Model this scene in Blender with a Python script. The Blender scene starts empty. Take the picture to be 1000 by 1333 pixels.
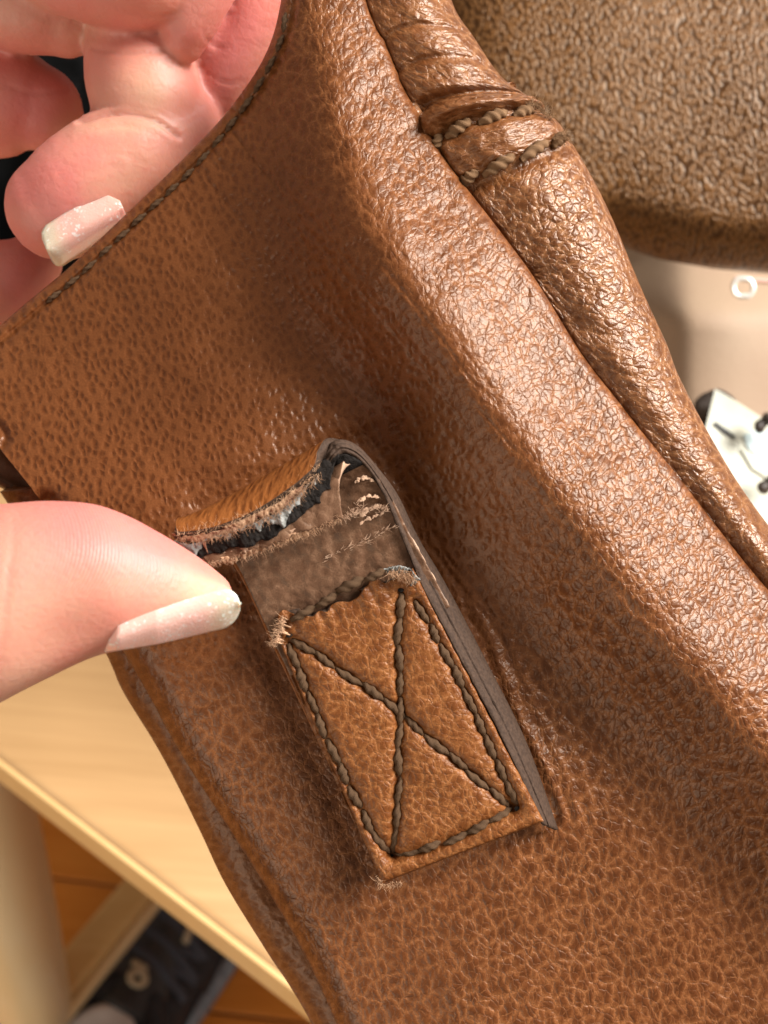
import bpy, bmesh, math, random
import numpy as np
from mathutils import Vector, Matrix

# ------------------------------------------------------------------ camera, light, exposure
scene = bpy.context.scene
col = scene.collection
F = 1207.0            # focal length in photo pixels (photo is 1000 x 1333)
D = 0.105             # metres from lens to the bag panel
CAM_H = 0.85          # lens height above the floor
UPC = Vector((0.193, 0.655, 0.730)).normalized()       # world up seen from the camera
r1 = (Vector((1, 0, 0)) - UPC * UPC.x).normalized()
r2 = UPC.cross(r1)
R3 = Matrix((r1, r2, UPC))
RN = np.array(R3)
CAMP = np.array([0.0, 0.0, CAM_H])
cam = bpy.data.cameras.new('camera')
camo = bpy.data.objects.new('camera', cam)
col.objects.link(camo)
camo.matrix_world = Matrix.Translation(Vector(CAMP)) @ R3.to_4x4()
cam.sensor_fit = 'VERTICAL'
cam.sensor_height = 36.0
cam.sensor_width = 27.0
cam.lens = 36.0 * F / 1333.0
cam.clip_start = 0.005
cam.clip_end = 50
cam.dof.use_dof = True
cam.dof.focus_distance = 0.1035
cam.dof.aperture_fstop = 28
scene.camera = camo

world = bpy.data.worlds.new('World')
scene.world = world
world.use_nodes = True
world.node_tree.nodes['Background'].inputs[0].default_value = (1.0, 0.90, 0.80, 1)
world.node_tree.nodes['Background'].inputs[1].default_value = 0.34


def cdir(v):
    return Vector(RN @ np.array(v, float))


def area_light(name, d, dist, size, power, color):
    l = bpy.data.lights.new(name, 'AREA')
    l.shape = 'RECTANGLE'
    l.size, l.size_y = size
    l.energy = power
    l.color = color
    o = bpy.data.objects.new(name, l)
    col.objects.link(o)
    target = Vector(CAMP + RN @ np.array([0, 0, -D]))
    v = cdir(d).normalized()
    o.location = target + v * dist
    o.rotation_euler = v.to_track_quat('Z', 'Y').to_euler()
    return o


area_light('window_light', (0.77, 0.50, 0.40), 1.5, (0.60, 0.90), 80, (1.0, 0.975, 0.94))
area_light('room_light', (-0.60, -0.62, 0.50), 1.4, (1.2, 1.0), 12, (1.0, 0.90, 0.76))

vs = scene.view_settings
vs.view_transform = 'Standard'
vs.look = 'None'
vs.exposure = 0.0
vs.gamma = 1.0
vs.use_curve_mapping = False
scene.cycles.use_denoising = True

rng = np.random.default_rng(7)
random.seed(7)

# ------------------------------------------------------------------ helpers


def Qd(px, py, d):
    """photo direction + distance along the optical axis (metres) -> world point(s)"""
    px, py, d = np.broadcast_arrays(np.asarray(px, float), np.asarray(py, float), np.asarray(d, float))
    c = np.stack([(px - 500.0) * d / F, (666.5 - py) * d / F, -d], -1)
    return c @ RN.T + CAMP


def Q(px, py, h=0.0):
    """h in millimetres towards the lens from the bag panel's mean plane"""
    return Qd(px, py, D - np.asarray(h, float) * 0.001)


def ray_plane(px, py, z):
    c = np.array([(px - 500.0) / F, (666.5 - py) / F, -1.0])
    d = RN @ c
    t = (z - CAMP[2]) / d[2]
    return CAMP + d * t


def curve(pts, n):
    """Catmull-Rom through pts with an even parameter -> n samples"""
    p = np.asarray(pts, float)
    k = len(p)
    u = np.linspace(0, k - 1, n)
    i = np.clip(np.floor(u).astype(int), 0, k - 2)
    f = (u - i)[:, None]
    g = lambda j: p[np.clip(j, 0, k - 1)]
    p0, p1, p2, p3 = g(i - 1), g(i), g(i + 1), g(i + 2)
    return 0.5 * ((2 * p1) + (-p0 + p2) * f + (2 * p0 - 5 * p1 + 4 * p2 - p3) * f ** 2 + (-p0 + 3 * p1 - 3 * p2 + p3) * f ** 3)


def even(pts, n):
    """same curve, resampled evenly by length"""
    c = curve(pts, 400)
    s = np.r_[0, np.cumsum(np.linalg.norm(np.diff(c[:, :2], axis=0), axis=1))]
    u = np.linspace(0, s[-1], n)
    return np.stack([np.interp(u, s, c[:, k]) for k in range(c.shape[1])], -1)


_tab = np.random.default_rng(3).random((256, 256))


def vn(x, y):
    """value noise, -1..1"""
    xi, yi = np.floor(x).astype(int), np.floor(y).astype(int)
    fx, fy = x - xi, y - yi
    fx = fx * fx * (3 - 2 * fx)
    fy = fy * fy * (3 - 2 * fy)
    t = lambda a, b: _tab[a % 256, b % 256]
    v = (t(xi, yi) * (1 - fx) + t(xi + 1, yi) * fx) * (1 - fy) + (t(xi, yi + 1) * (1 - fx) + t(xi + 1, yi + 1) * fx) * fy
    return v * 2 - 1


def sst(a, b, x):
    t = np.clip((x - a) / (b - a), 0, 1)
    return t * t * (3 - 2 * t)


def quarter(x):
    x = np.clip(x, 0, 1)
    return np.sqrt(np.clip(1 - (1 - x) ** 2, 0, 1))


def dist_poly(px, py, poly):
    """distance from points to a polyline"""
    sh = np.shape(px)
    a = np.stack([np.ravel(px), np.ravel(py)], -1)
    best = np.full(len(a), 1e9)
    p = np.asarray(poly, float)[:, :2]
    k = max(1, len(p) // 90)
    p = np.concatenate([p[::k], p[-1:]])
    for q, r in zip(p[:-1], p[1:]):
        d = r - q
        l2 = d @ d
        if l2 < 1e-9: continue
        t = np.clip(((a[:, 0] - q[0]) * d[0] + (a[:, 1] - q[1]) * d[1]) / l2, 0, 1)
        best = np.minimum(best, (a[:, 0] - q[0] - t * d[0]) ** 2 + (a[:, 1] - q[1] - t * d[1]) ** 2)
    return np.sqrt(best).reshape(sh)


def tag(o, label=None, cat=None, group=None, kind=None):
    if label: o['label'] = label
    if cat: o['category'] = cat
    if group: o['group'] = group
    if kind: o['kind'] = kind
    return o


def root(name, loc, label, cat, group=None):
    o = bpy.data.objects.new(name, None)
    o.empty_display_size = 0.01
    o.location = Vector(loc)
    col.objects.link(o)
    return tag(o, label, cat, group)


def origin_of(o):
    v = Vector((0, 0, 0))
    while o is not None:
        v += o.location
        o = o.parent
    return v


def link(name, me, mat, parent=None, smooth=True):
    o = bpy.data.objects.new(name, me)
    col.objects.link(o)
    mats = mat if isinstance(mat, (list, tuple)) else [mat]
    if not len(me.materials):
        for m in mats:
            me.materials.append(m)
    if parent is not None:
        o.parent = parent
    if smooth:
        me.polygons.foreach_set('use_smooth', [True] * len(me.polygons))
    return o


def pymesh(name, verts, faces, mat, parent=None, smooth=True, uv=None, attrs=None, midx=None):
    """verts are world coordinates"""
    v = np.asarray(verts, float).reshape(-1, 3)
    if parent is not None:
        v = v - np.array(origin_of(parent))
    me = bpy.data.meshes.new(name)
    me.from_pydata([], [], []) if False else None
    if isinstance(faces, np.ndarray) and faces.ndim == 2:
        nf, k = faces.shape
        me.vertices.add(len(v))
        me.vertices.foreach_set('co', v.astype(np.float32).ravel())
        me.loops.add(nf * k)
        me.loops.foreach_set('vertex_index', faces.astype(np.int32).ravel())
        me.polygons.add(nf)
        me.polygons.foreach_set('loop_start', np.arange(0, nf * k, k, dtype=np.int32))
        me.polygons.foreach_set('loop_total', np.full(nf, k, dtype=np.int32))
        me.update(calc_edges=True)
        me.validate()
    else:
        me.from_pydata(v.tolist(), [], [list(map(int, f)) for f in faces])
        me.update()
    if uv is not None:
        l = me.uv_layers.new(name='UVMap')
        vi = np.empty(len(me.loops), dtype=np.int32)
        me.loops.foreach_get('vertex_index', vi)
        l.data.foreach_set('uv', np.asarray(uv, np.float32).reshape(-1, 2)[vi].ravel())
    for k, a in (attrs or {}).items():
        at = me.attributes.new(k, 'FLOAT', 'POINT')
        at.data.foreach_set('value', np.asarray(a, np.float32).ravel())
    o = link(name, me, mat, parent, smooth)
    if midx is not None:
        me.polygons.foreach_set('material_index', np.asarray(midx, np.int32))
    return o


def grid_faces(nr, nc, wrap=False):
    r = np.arange(nr - 1)[:, None]
    c = np.arange(nc if wrap else nc - 1)[None, :]
    c2 = (c + 1) % nc
    a = r * nc + c
    b = r * nc + c2
    return np.stack([a, b, b + nc, a + nc], -1).reshape(-1, 4)


def grid(name, P, mat, parent=None, uv=None, attrs=None, thick=None, flip=False, offset=-1, rim=None):
    nr, nc = P.shape[:2]
    f = grid_faces(nr, nc)
    if flip:
        f = f[:, ::-1]
    o = pymesh(name, P, f, mat, parent, uv=uv, attrs=attrs)
    if thick:
        m = o.modifiers.new('thickness', 'SOLIDIFY')
        m.thickness = thick * 0.001
        m.offset = offset
        m.use_even_offset = False
        if rim is not None:
            m.material_offset_rim = rim
    return o


def tube(pts, nseg=28, nlen=40, cap=True, squash=1.0, flat=None):
    """closed rounded tube from (px,py,h,r_px) stations -> verts, faces (world)"""
    c = curve(pts, nlen)
    cen = Q(c[:, 0], c[:, 1], c[:, 2])
    rad = c[:, 3] * (D - c[:, 2] * .001) / F
    tan = np.gradient(cen, axis=0)
    tan /= np.linalg.norm(tan, axis=1)[:, None]
    zc = np.array(cdir((0, 0, 1)))
    V, n = [], nseg
    th = np.linspace(0, 2 * np.pi, n, endpoint=False)
    rings = []
    for i in range(nlen):
        s = np.cross(tan[i], zc)
        s /= np.linalg.norm(s) + 1e-9
        u = np.cross(s, tan[i])
        rings.append((cen[i], s, u, rad[i], tan[i]))
    out = []
    if cap:
        c0, s, u, r, t = rings[0]
        for a in np.linspace(88, 12, 7):
            a = math.radians(a)
            out.append((c0 - t * r * math.sin(a), s, u, r * math.cos(a)))
    for q in rings:
        out.append(q[:4])
    if cap:
        c0, s, u, r, t = rings[-1]
        for a in np.linspace(12, 88, 7):
            a = math.radians(a)
            out.append((c0 + t * r * math.sin(a), s, u, r * math.cos(a)))
    for c0, s, u, r in out:
        V.append(c0 + r * (np.cos(th)[:, None] * s + squash * np.sin(th)[:, None] * u))
    nr = len(out)
    V = np.concatenate(V)
    f = grid_faces(nr, n, True).tolist()
    f.append(list(range(n))[::-1])
    f.append(list(range((nr - 1) * n, nr * n)))
    return V, f


def join_geo(parts):
    V, Fc, k = [], [], 0
    for v, f in parts:
        V.append(np.asarray(v))
        Fc += [[i + k for i in q] for q in f]
        k += len(v)
    return np.concatenate(V), Fc


def box_geo(o, ax, ay, az, sx, sy, sz):
    """box with corner basis; o centre, axes unit vectors, half sizes"""
    o, ax, ay, az = (np.asarray(q, float) for q in (o, ax, ay, az))
    V = [o + ax * i * sx + ay * j * sy + az * k * sz for k in (-1, 1) for j in (-1, 1) for i in (-1, 1)]
    return np.array(V), [[0, 2, 3, 1], [4, 5, 7, 6], [0, 1, 5, 4], [2, 6, 7, 3], [0, 4, 6, 2], [1, 3, 7, 5]]


def bevel(o, w, seg=2):
    m = o.modifiers.new('bevel', 'BEVEL')
    m.width = w
    m.segments = seg
    m.limit_method = 'ANGLE'
    return o


# ------------------------------------------------------------------ materials
class NT:
    def __init__(s, name):
        s.m = bpy.data.materials.new(name)
        s.m.use_nodes = True
        s.t = s.m.node_tree
        s.b = s.t.nodes['Principled BSDF']

    def n(s, typ, **kw):
        o = s.t.nodes.new(typ)
        for k, v in kw.items():
            if k.startswith('i_'):
                o.inputs[int(k[2:]) if k[2:].isdigit() else k[2:].replace('_', ' ')].default_value = v
            else:
                setattr(o, k, v)
        return o

    def l(s, a, b):
        s.t.links.new(a, b)

    def math(s, op, a, b=None, clamp=False):
        o = s.n('ShaderNodeMath', operation=op, use_clamp=clamp)
        for i, q in enumerate((a, b)):
            if q is None: continue
            if isinstance(q, (int, float)): o.inputs[i].default_value = q
            else: s.l(q, o.inputs[i])
        return o.outputs[0]

    def ramp(s, fac, stops, interp='LINEAR'):
        o = s.n('ShaderNodeValToRGB')
        o.color_ramp.interpolation = interp
        e = o.color_ramp.elements
        while len(e) < len(stops): e.new(0.5)
        for q, (p, c) in zip(e, stops):
            q.position = p
            q.color = (*c, 1) if len(c) == 3 else c
        s.l(fac, o.inputs[0])
        return o.outputs[0]

    def mixc(s, fac, a, b, mode='MIX'):
        o = s.n('ShaderNodeMix', data_type='RGBA', blend_type=mode)
        for i, q in ((0, fac), (6, a), (7, b)):
            if isinstance(q, (int, float)): o.inputs[i].default_value = q
            elif isinstance(q, tuple): o.inputs[i].default_value = (*q, 1)
            else: s.l(q, o.inputs[i])
        return o.outputs[2]

    def mixf(s, fac, a, b):
        o = s.n('ShaderNodeMix', data_type='FLOAT')
        for i, q in ((0, fac), (2, a), (3, b)):
            if isinstance(q, (int, float)): o.inputs[i].default_value = q
            else: s.l(q, o.inputs[i])
        return o.outputs[0]

    def noise(s, vec, scale, detail=2.0, rough=.5):
        o = s.n('ShaderNodeTexNoise')
        o.inputs['Scale'].default_value = scale
        o.inputs['Detail'].default_value = detail
        o.inputs['Roughness'].default_value = rough
        if vec is not None: s.l(vec, o.inputs['Vector'])
        return o

    def bump(s, h, strength, dist, normal=None):
        o = s.n('ShaderNodeBump')
        o.inputs['Strength'].default_value = strength
        o.inputs['Distance'].default_value = dist
        s.l(h, o.inputs['Height'])
        if normal is not None: s.l(normal, o.inputs['Normal'])
        return o.outputs[0]

    def set(s, **kw):
        for k, v in kw.items():
            i = s.b.inputs[k.replace('_', ' ')]
            if isinstance(v, (int, float)): i.default_value = v
            elif isinstance(v, tuple): i.default_value = (*v, 1) if len(v) == 3 else v
            else: s.l(v, i)
        return s


def leather(name, pad, centre, crease, cell=1.05, big=1.9, rough=.38, bumpd=.00016, bumps=.8, stretch=None, worn=.0, spec=.22, wob=.5, coat=.12):
    """pebbled leather, UV in millimetres; attribute gmix blends fine pitted grain (0) to coarse creased pads (1)"""
    t = NT(name)
    tc = t.n('ShaderNodeUVMap').outputs[0]

    def warp(vec, scale, amp):
        w = t.noise(tc, scale, 2)
        sub = t.n('ShaderNodeVectorMath', operation='SUBTRACT'); sub.inputs[1].default_value = (.5, .5, .5)
        t.l(w.outputs['Color'], sub.inputs[0])
        sc = t.n('ShaderNodeVectorMath', operation='SCALE'); sc.inputs['Scale'].default_value = amp * 2
        t.l(sub.outputs[0], sc.inputs[0])
        add = t.n('ShaderNodeVectorMath', operation='ADD')
        t.l(vec, add.inputs[0]); t.l(sc.outputs[0], add.inputs[1])
        return add.outputs[0]
    vec0 = warp(tc, .45, wob * 1.0)
    vec = warp(vec0, 1.9, wob * .42)
    if stretch:
        mp = t.n('ShaderNodeMapping')
        mp.inputs['Rotation'].default_value = (0, 0, math.radians(stretch[0]))
        mp.inputs['Scale'].default_value = (1, stretch[1], 1)
        t.l(vec, mp.inputs[0])
        vec = mp.outputs[0]
        mp2 = t.n('ShaderNodeMapping')
        mp2.inputs['Rotation'].default_value = (0, 0, math.radians(stretch[0]))
        mp2.inputs['Scale'].default_value = (1, stretch[1], 1)
        t.l(vec0, mp2.inputs[0])
        vec0 = mp2.outputs[0]

    def vor(feature, c):
        o = t.n('ShaderNodeTexVoronoi', feature=feature, voronoi_dimensions='2D')
        o.inputs['Scale'].default_value = 1.0 / c
        if feature == 'F1': o.inputs['Randomness'].default_value = .8
        t.l(vec0 if feature == 'F1' else vec, o.inputs['Vector'])
        return o.outputs['Distance']
    fA, eB, eC = vor('F1', cell), vor('DISTANCE_TO_EDGE', big), vor('DISTANCE_TO_EDGE', big * .55)
    sel = t.ramp(t.noise(tc, .22, 2).outputs['Fac'], [(.46, (0, 0, 0)), (.58, (1, 1, 1))])
    eB = t.mixf(sel, eB, vor('DISTANCE_TO_EDGE', big * 1.3))
    at = t.n('ShaderNodeAttribute', attribute_name='gmix')
    nm = t.noise(tc, .14, 3).outputs['Fac']
    g = t.math('ADD', at.outputs['Fac'], t.math('MULTIPLY', t.math('SUBTRACT', nm, .5), 1.0), True)
    fine = t.noise(tc, 5.0, 4, .65).outputs['Fac']
    mid = t.noise(tc, 1.1, 3, .6).outputs['Fac']
    wear = t.noise(tc, .32, 3).outputs['Fac']
    big_n = t.noise(tc, .07, 3).outputs['Fac']
    # fine grain: dark pits in a lighter web
    pit = t.ramp(t.math('ADD', fA, t.math('MULTIPLY', t.math('SUBTRACT', mid, .5), .35)), [(.02, (0, 0, 0)), (.58, (1, 1, 1))], 'EASE')
    web = tuple(p * .80 + c * .20 for p, c in zip(pad, crease))
    cA = t.mixc(t.math('MULTIPLY', pit, t.math('ADD', .45, t.math('MULTIPLY', mid, .8)), True), t.mixc(.62, centre, pad), web)
    # coarse grain: pads parted by thin, broken, worn creases; their glints are painted in as pale colour
    lineB = t.math('SUBTRACT', 1.0, t.math('DIVIDE', eB, t.math('ADD', .08, t.math('MULTIPLY', wear, .34))), True)
    lineB = t.math('POWER', lineB, 1.5)
    lineC = t.math('MULTIPLY', t.math('SUBTRACT', 1.0, t.math('DIVIDE', eC, .13), True), t.math('MULTIPLY', t.math('SUBTRACT', mid, .40, True), 3.2, True))
    line = t.math('MAXIMUM', lineB, lineC)
    brk = t.math('ADD', .12 + worn, t.math('MULTIPLY', t.math('MULTIPLY', fine, mid), 2.1), True)
    padc = t.mixc(t.math('MULTIPLY', t.math('MULTIPLY', eB, 2.6, True), t.math('ADD', .35, mid), True), pad, centre)
    cB = t.mixc(t.math('MULTIPLY', line, brk, True), padc, crease)
    c = t.mixc(g, cA, cB)
    c = t.mixc(t.math('MULTIPLY', t.math('SUBTRACT', big_n, .42, True), 2.4, True), c, t.mixc(.45, c, tuple(q * .9 for q in centre)))
    c = t.mixc(t.math('MULTIPLY', t.math('SUBTRACT', .56, fine, True), 1.6, True), c, tuple(q * .6 for q in centre))
    # relief
    dome = t.math('POWER', t.math('MULTIPLY', eB, 2.2, True), .5)
    dome2 = t.math('POWER', t.math('MULTIPLY', eC, 2.4, True), .5)
    hB = t.math('ADD', t.math('MULTIPLY', dome, .8), t.math('MULTIPLY', dome2, .55))
    hA = t.math('MULTIPLY', pit, .75)
    h = t.mixf(g, hA, hB)
    h0 = h
    h = t.math('ADD', h, t.math('MULTIPLY', fine, .22))
    h = t.math('ADD', h, t.math('MULTIPLY', mid, .45))
    nrm = t.bump(h, bumps, bumpd)
    r = t.math('ADD', rough - .15, t.math('MULTIPLY', fine, .30))
    t.set(Base_Color=c, Roughness=r, Normal=nrm)
    t.b.inputs['Specular IOR Level'].default_value = spec
    t.b.inputs['Coat Weight'].default_value = coat
    t.l(nrm, t.b.inputs['Coat Normal'])
    t.b.inputs['Coat Roughness'].default_value = .26
    t.b.inputs['Specular Tint'].default_value = (1.0, .80, .60, 1)
    return t.m


M = {}
M['leather'] = leather('bag_leather', (.150, .0445, .0118), (.080, .0218, .0052), (.31, .120, .042), .90, 1.30, rough=.38, stretch=(32, .74), bumpd=.00016, spec=.28, coat=.16)
M['roll'] = leather('bag_leather_rolled', (.170, .054, .0145), (.104, .031, .0078), (.38, .170, .068), 1.15, 1.6, rough=.32, bumpd=.00024, stretch=(20, .8), worn=.05, coat=.30, spec=.34)
M['patch'] = leather('patch_leather', (.180, .056, .0138), (.110, .031, .0070), (.35, .142, .047), 1.1, 1.35, rough=.44, bumpd=.00016, worn=.10)
M['flap'] = leather('strap_leather', (.245, .076, .0155), (.13, .036, .007), (.32, .12, .034), 1.0, 1.5, rough=.55, bumpd=.00016, spec=.22)
M['under'] = leather('strap_underside', (.135, .066, .036), (.088, .040, .021), (.27, .155, .092), 1.6, 2.2, rough=.45, bumpd=.00013)
def embossed(name):
    """coarse embossed leather: rounded elongated bumps"""
    t = NT(name)
    tc = t.n('ShaderNodeUVMap').outputs[0]
    w = t.noise(tc, .5, 2)
    sub = t.n('ShaderNodeVectorMath', operation='SUBTRACT'); sub.inputs[1].default_value = (.5, .5, .5)
    t.l(w.outputs['Color'], sub.inputs[0])
    sc = t.n('ShaderNodeVectorMath', operation='SCALE'); sc.inputs['Scale'].default_value = 1.3
    t.l(sub.outputs[0], sc.inputs[0])
    add = t.n('ShaderNodeVectorMath', operation='ADD')
    t.l(tc, add.inputs[0]); t.l(sc.outputs[0], add.inputs[1])
    mp = t.n('ShaderNodeMapping'); mp.inputs['Rotation'].default_value = (0, 0, math.radians(30)); mp.inputs['Scale'].default_value = (1, .58, 1)
    t.l(add.outputs[0], mp.inputs[0])
    vo = t.n('ShaderNodeTexVoronoi', feature='SMOOTH_F1', voronoi_dimensions='2D'); vo.inputs['Scale'].default_value = 1.6; vo.inputs['Smoothness'].default_value = .6
    t.l(mp.outputs[0], vo.inputs['Vector'])
    n2 = t.noise(mp.outputs[0], 1.3, 3).outputs['Fac']
    h = t.math('ADD', t.math('SUBTRACT', 1.0, vo.outputs['Distance']), t.math('MULTIPLY', n2, .45))
    c = t.ramp(h, [(.55, (.062, .024, .0068)), (1.15, (.165, .071, .021))])
    t.set(Base_Color=c, Roughness=.40, Normal=t.bump(h, 1.0, .00040))
    t.b.inputs['Specular IOR Level'].default_value = .25
    t.b.inputs['Specular Tint'].default_value = (1.0, .82, .60, 1)
    return t.m


M['back'] = embossed('rear_panel_leather')
M['gusset'] = leather('gusset_leather', (.165, .052, .014), (.085, .024, .006), (.36, .17, .075), 1.1, 1.5)


def simple(name, color, rough=.5, spec=.5, noise=None, bump=None, metallic=0.0, scale=1000, sss=None):
    t = NT(name)
    tc = t.n('ShaderNodeTexCoord').outputs['Object']
    mp = t.n('ShaderNodeMapping'); mp.inputs['Scale'].default_value = (scale,) * 3
    t.l(tc, mp.inputs[0])
    c = color
    if noise:
        n = t.noise(mp.outputs[0], noise[0], 3).outputs['Fac']
        c = t.mixc(t.math('MULTIPLY', t.math('SUBTRACT', n, .3, True), 2.2, True), color, noise[1])
    t.set(Base_Color=c, Roughness=rough, Metallic=metallic)
    t.b.inputs['Specular IOR Level'].default_value = spec
    if bump:
        h = t.noise(mp.outputs[0], bump[0], 4, .6).outputs['Fac']
        t.set(Normal=t.bump(h, bump[1], bump[2]))
    return t.m


M['edge'] = simple('painted_edge', (.038, .021, .013), .75, .2, (2.6, (.075, .043, .027)), (3, .6, .0002))
M['thread'] = simple('brown_thread', (.048, .024, .0105), .7, .2, (1.6, (.150, .082, .040)), (6, .7, .00012))
M['thread_old'] = simple('worn_tan_thread', (.13, .062, .026), .75, .15, (2.0, (.30, .175, .09)), (5, .6, .00012))
M['fibre'] = simple('torn_leather_fibre', (.62, .38, .23), .8, .2, (1.2, (.36, .19, .10)), (4, .8, .0003))
M['fibre2'] = simple('pink_leather_fibre', (.42, .22, .14), .85, .15, (1.0, (.26, .12, .07)), (4, .8, .0003))
M['glue'] = simple('dried_glue', (.11, .105, .092), .65, .3, (.9, (.36, .355, .33)), (2, .9, .0005))
M['dark'] = simple('gap_black', (.010, .008, .007), .85, .1, (1.0, (.022, .017, .014)), (1.5, .8, .0004))  # near-black for holes and joints, and for shade painted into the tear
M['scuff'] = simple('scuffed_fibre', (.55, .36, .24), .85, .1, (1.0, (.33, .19, .12)))
M['hand_gap'] = simple('hand_gap_shade', (.004, .004, .004), .9, .05, None, (1.2, .5, .0003))  # black that stands in for shadow between the fingers
M['taupe'] = simple('taupe_lining', (.33, .23, .15), .65, .3, (.03, (.29, .19, .125)), (.8, .3, .0004))
M['paper'] = simple('white_card', (.62, .62, .53), .6, .3, (.08, (.56, .53, .40)))
M['ink'] = simple('black_ink', (.012, .012, .012), .6)
M['ink_blue'] = simple('grey_blue_print', (.42, .52, .52), .4, .5, (.3, (.70, .78, .76)))
M['darkbrown'] = simple('dark_brown_trim', (.03, .018, .012), .5, .4, (.2, (.07, .05, .035)))
M['steel'] = simple('pale_metal', (.80, .77, .70), .25, .5, None, None, .35)
M['pink'] = simple('pale_pink_cord', (.62, .36, .28), .6)
M['shoe'] = simple('black_shoe_fabric', (.014, .015, .018), .6, .4, (.15, (.035, .036, .042)), (1.0, .6, .0006))
M['tongue'] = simple('charcoal_shoe_tongue', (.035, .035, .036), .5, .4, (.1, (.06, .06, .06)), (.6, .5, .0006))
M['sole'] = simple('grey_rubber_sole', (.17, .19, .22), .55, .4, (.1, (.32, .35, .39)))
M['lace'] = simple('slate_lace', (.065, .075, .10), .7)
M['emblem'] = simple('pale_gold_emblem', (.52, .42, .27), .45)
M['sock'] = simple('pale_grey_sock', (.74, .70, .67), .9, .1, (.06, (.62, .57, .54)), (.5, .6, .001))


def wood(name, c1, c2, scale, rough, along):
    t = NT(name)
    tc = t.n('ShaderNodeTexCoord').outputs['Object']
    mp = t.n('ShaderNodeMapping'); mp.inputs['Scale'].default_value = scale
    mp.inputs['Rotation'].default_value = (0, 0, along)
    t.l(tc, mp.inputs[0])
    n = t.noise(mp.outputs[0], 1.0, 5, .6).outputs['Fac']
    n2 = t.noise(mp.outputs[0], 4.0, 3, .6).outputs['Fac']
    f = t.math('ADD', t.math('MULTIPLY', n, .7), t.math('MULTIPLY', n2, .3))
    c = t.ramp(f, [(.3, c1), (.7, c2)])
    t.set(Base_Color=c, Roughness=rough, Normal=t.bump(n2, .15, .0004))
    return t.m


def skin(name, ridges):
    t = NT(name)
    tc = t.n('ShaderNodeTexCoord').outputs['Object']
    mp = t.n('ShaderNodeMapping'); mp.inputs['Scale'].default_value = (1000,) * 3
    t.l(tc, mp.inputs[0])
    v = mp.outputs[0]
    blot = t.noise(v, .07, 3, .55).outputs['Fac']
    c = t.ramp(blot, [(.30, (.56, .29, .195)), (.5, (.57, .24, .168)), (.68, (.56, .175, .13))])
    fine = t.noise(v, 1.6, 3).outputs['Fac']
    c = t.mixc(t.math('MULTIPLY', t.math('SUBTRACT', fine, .45, True), 1.1), c, (.60, .20, .15))
    at = t.n('ShaderNodeAttribute', attribute_name='flush')
    c = t.mixc(t.math('MULTIPLY', at.outputs['Fac'], .75), c, (.58, .165, .15))
    at2 = t.n('ShaderNodeAttribute', attribute_name='pale')
    c = t.mixc(t.math('MULTIPLY', at2.outputs['Fac'], .85), c, (.55, .40, .26))
    h = t.math('MULTIPLY', fine, .5)
    if ridges:
        uvn = t.n('ShaderNodeUVMap').outputs[0]
        w = t.n('ShaderNodeTexWave', wave_type='BANDS', bands_direction='X', wave_profile='SIN')
        w.inputs['Scale'].default_value = .72
        w.inputs['Distortion'].default_value = 4.5
        w.inputs['Detail'].default_value = 1.0
        w.inputs['Detail Scale'].default_value = .35
        t.l(uvn, w.inputs['Vector'])
        rg = t.n('ShaderNodeAttribute', attribute_name='ridge')
        h = t.math('ADD', h, t.math('MULTIPLY', t.math('MULTIPLY', w.outputs['Fac'], .36), rg.outputs['Fac']))
    vo = t.n('ShaderNodeTexVoronoi', feature='DISTANCE_TO_EDGE'); vo.inputs['Scale'].default_value = 1.1
    t.l(v, vo.inputs['Vector'])
    h = t.math('ADD', h, t.math('MULTIPLY', t.math('MULTIPLY', vo.outputs['Distance'], 3.0, True), .25))
    t.set(Base_Color=c, Roughness=.50, Normal=t.bump(h, .5, .00014))
    t.b.inputs['Subsurface Weight'].default_value = .55
    t.b.inputs['Subsurface Radius'].default_value = (1.0, .35, .2)
    t.b.inputs['Subsurface Scale'].default_value = .0022
    t.b.inputs['Specular IOR Level'].default_value = .42
    return t.m


def nail_mat(name):
    t = NT(name)
    uvn = t.n('ShaderNodeUVMap').outputs[0]
    sx = t.n('ShaderNodeSeparateXYZ'); t.l(uvn, sx.inputs[0])
    tc = t.n('ShaderNodeTexCoord').outputs['Object']
    mp = t.n('ShaderNodeMapping'); mp.inputs['Scale'].default_value = (1000,) * 3
    t.l(tc, mp.inputs[0])
    wob = t.noise(mp.outputs[0], .5, 2).outputs['Fac']
    u = t.math('ADD', sx.outputs['X'], t.math('MULTIPLY', t.math('SUBTRACT', wob, .5), .06))
    c = t.ramp(u, [(.0, (.78, .40, .33)), (.12, (.80, .44, .37)), (.72, (.74, .44, .37)), (.86, (.62, .50, .38)), (1.0, (.60, .56, .43))])
    vo = t.n('ShaderNodeTexVoronoi'); vo.inputs['Scale'].default_value = 4.2
    t.l(mp.outputs[0], vo.inputs['Vector'])
    spark = t.math('GREATER_THAN', vo.outputs['Color'], .78)
    clus = t.noise(mp.outputs[0], .45, 2).outputs['Fac']
    spark = t.math('MULTIPLY', spark, t.math('MULTIPLY', t.math('SUBTRACT', clus, .35, True), 3.0, True))
    c = t.mixc(t.math('MULTIPLY', spark, .65), c, (.92, .95, .92))
    vb = t.n('ShaderNodeTexVoronoi'); vb.inputs['Scale'].default_value = 4.0
    t.l(mp.outputs[0], vb.inputs['Vector'])
    t.set(Base_Color=c, Roughness=t.math('SUBTRACT', .30, t.math('MULTIPLY', spark, .12)),
          Normal=t.bump(vb.outputs['Distance'], .25, .0001))
    t.b.inputs['Subsurface Weight'].default_value = .6
    t.b.inputs['Subsurface Radius'].default_value = (1, .5, .4)
    t.b.inputs['Subsurface Scale'].default_value = .001
    t.b.inputs['Coat Weight'].default_value = .6
    t.b.inputs['Coat Roughness'].default_value = .12
    return t.m


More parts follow.
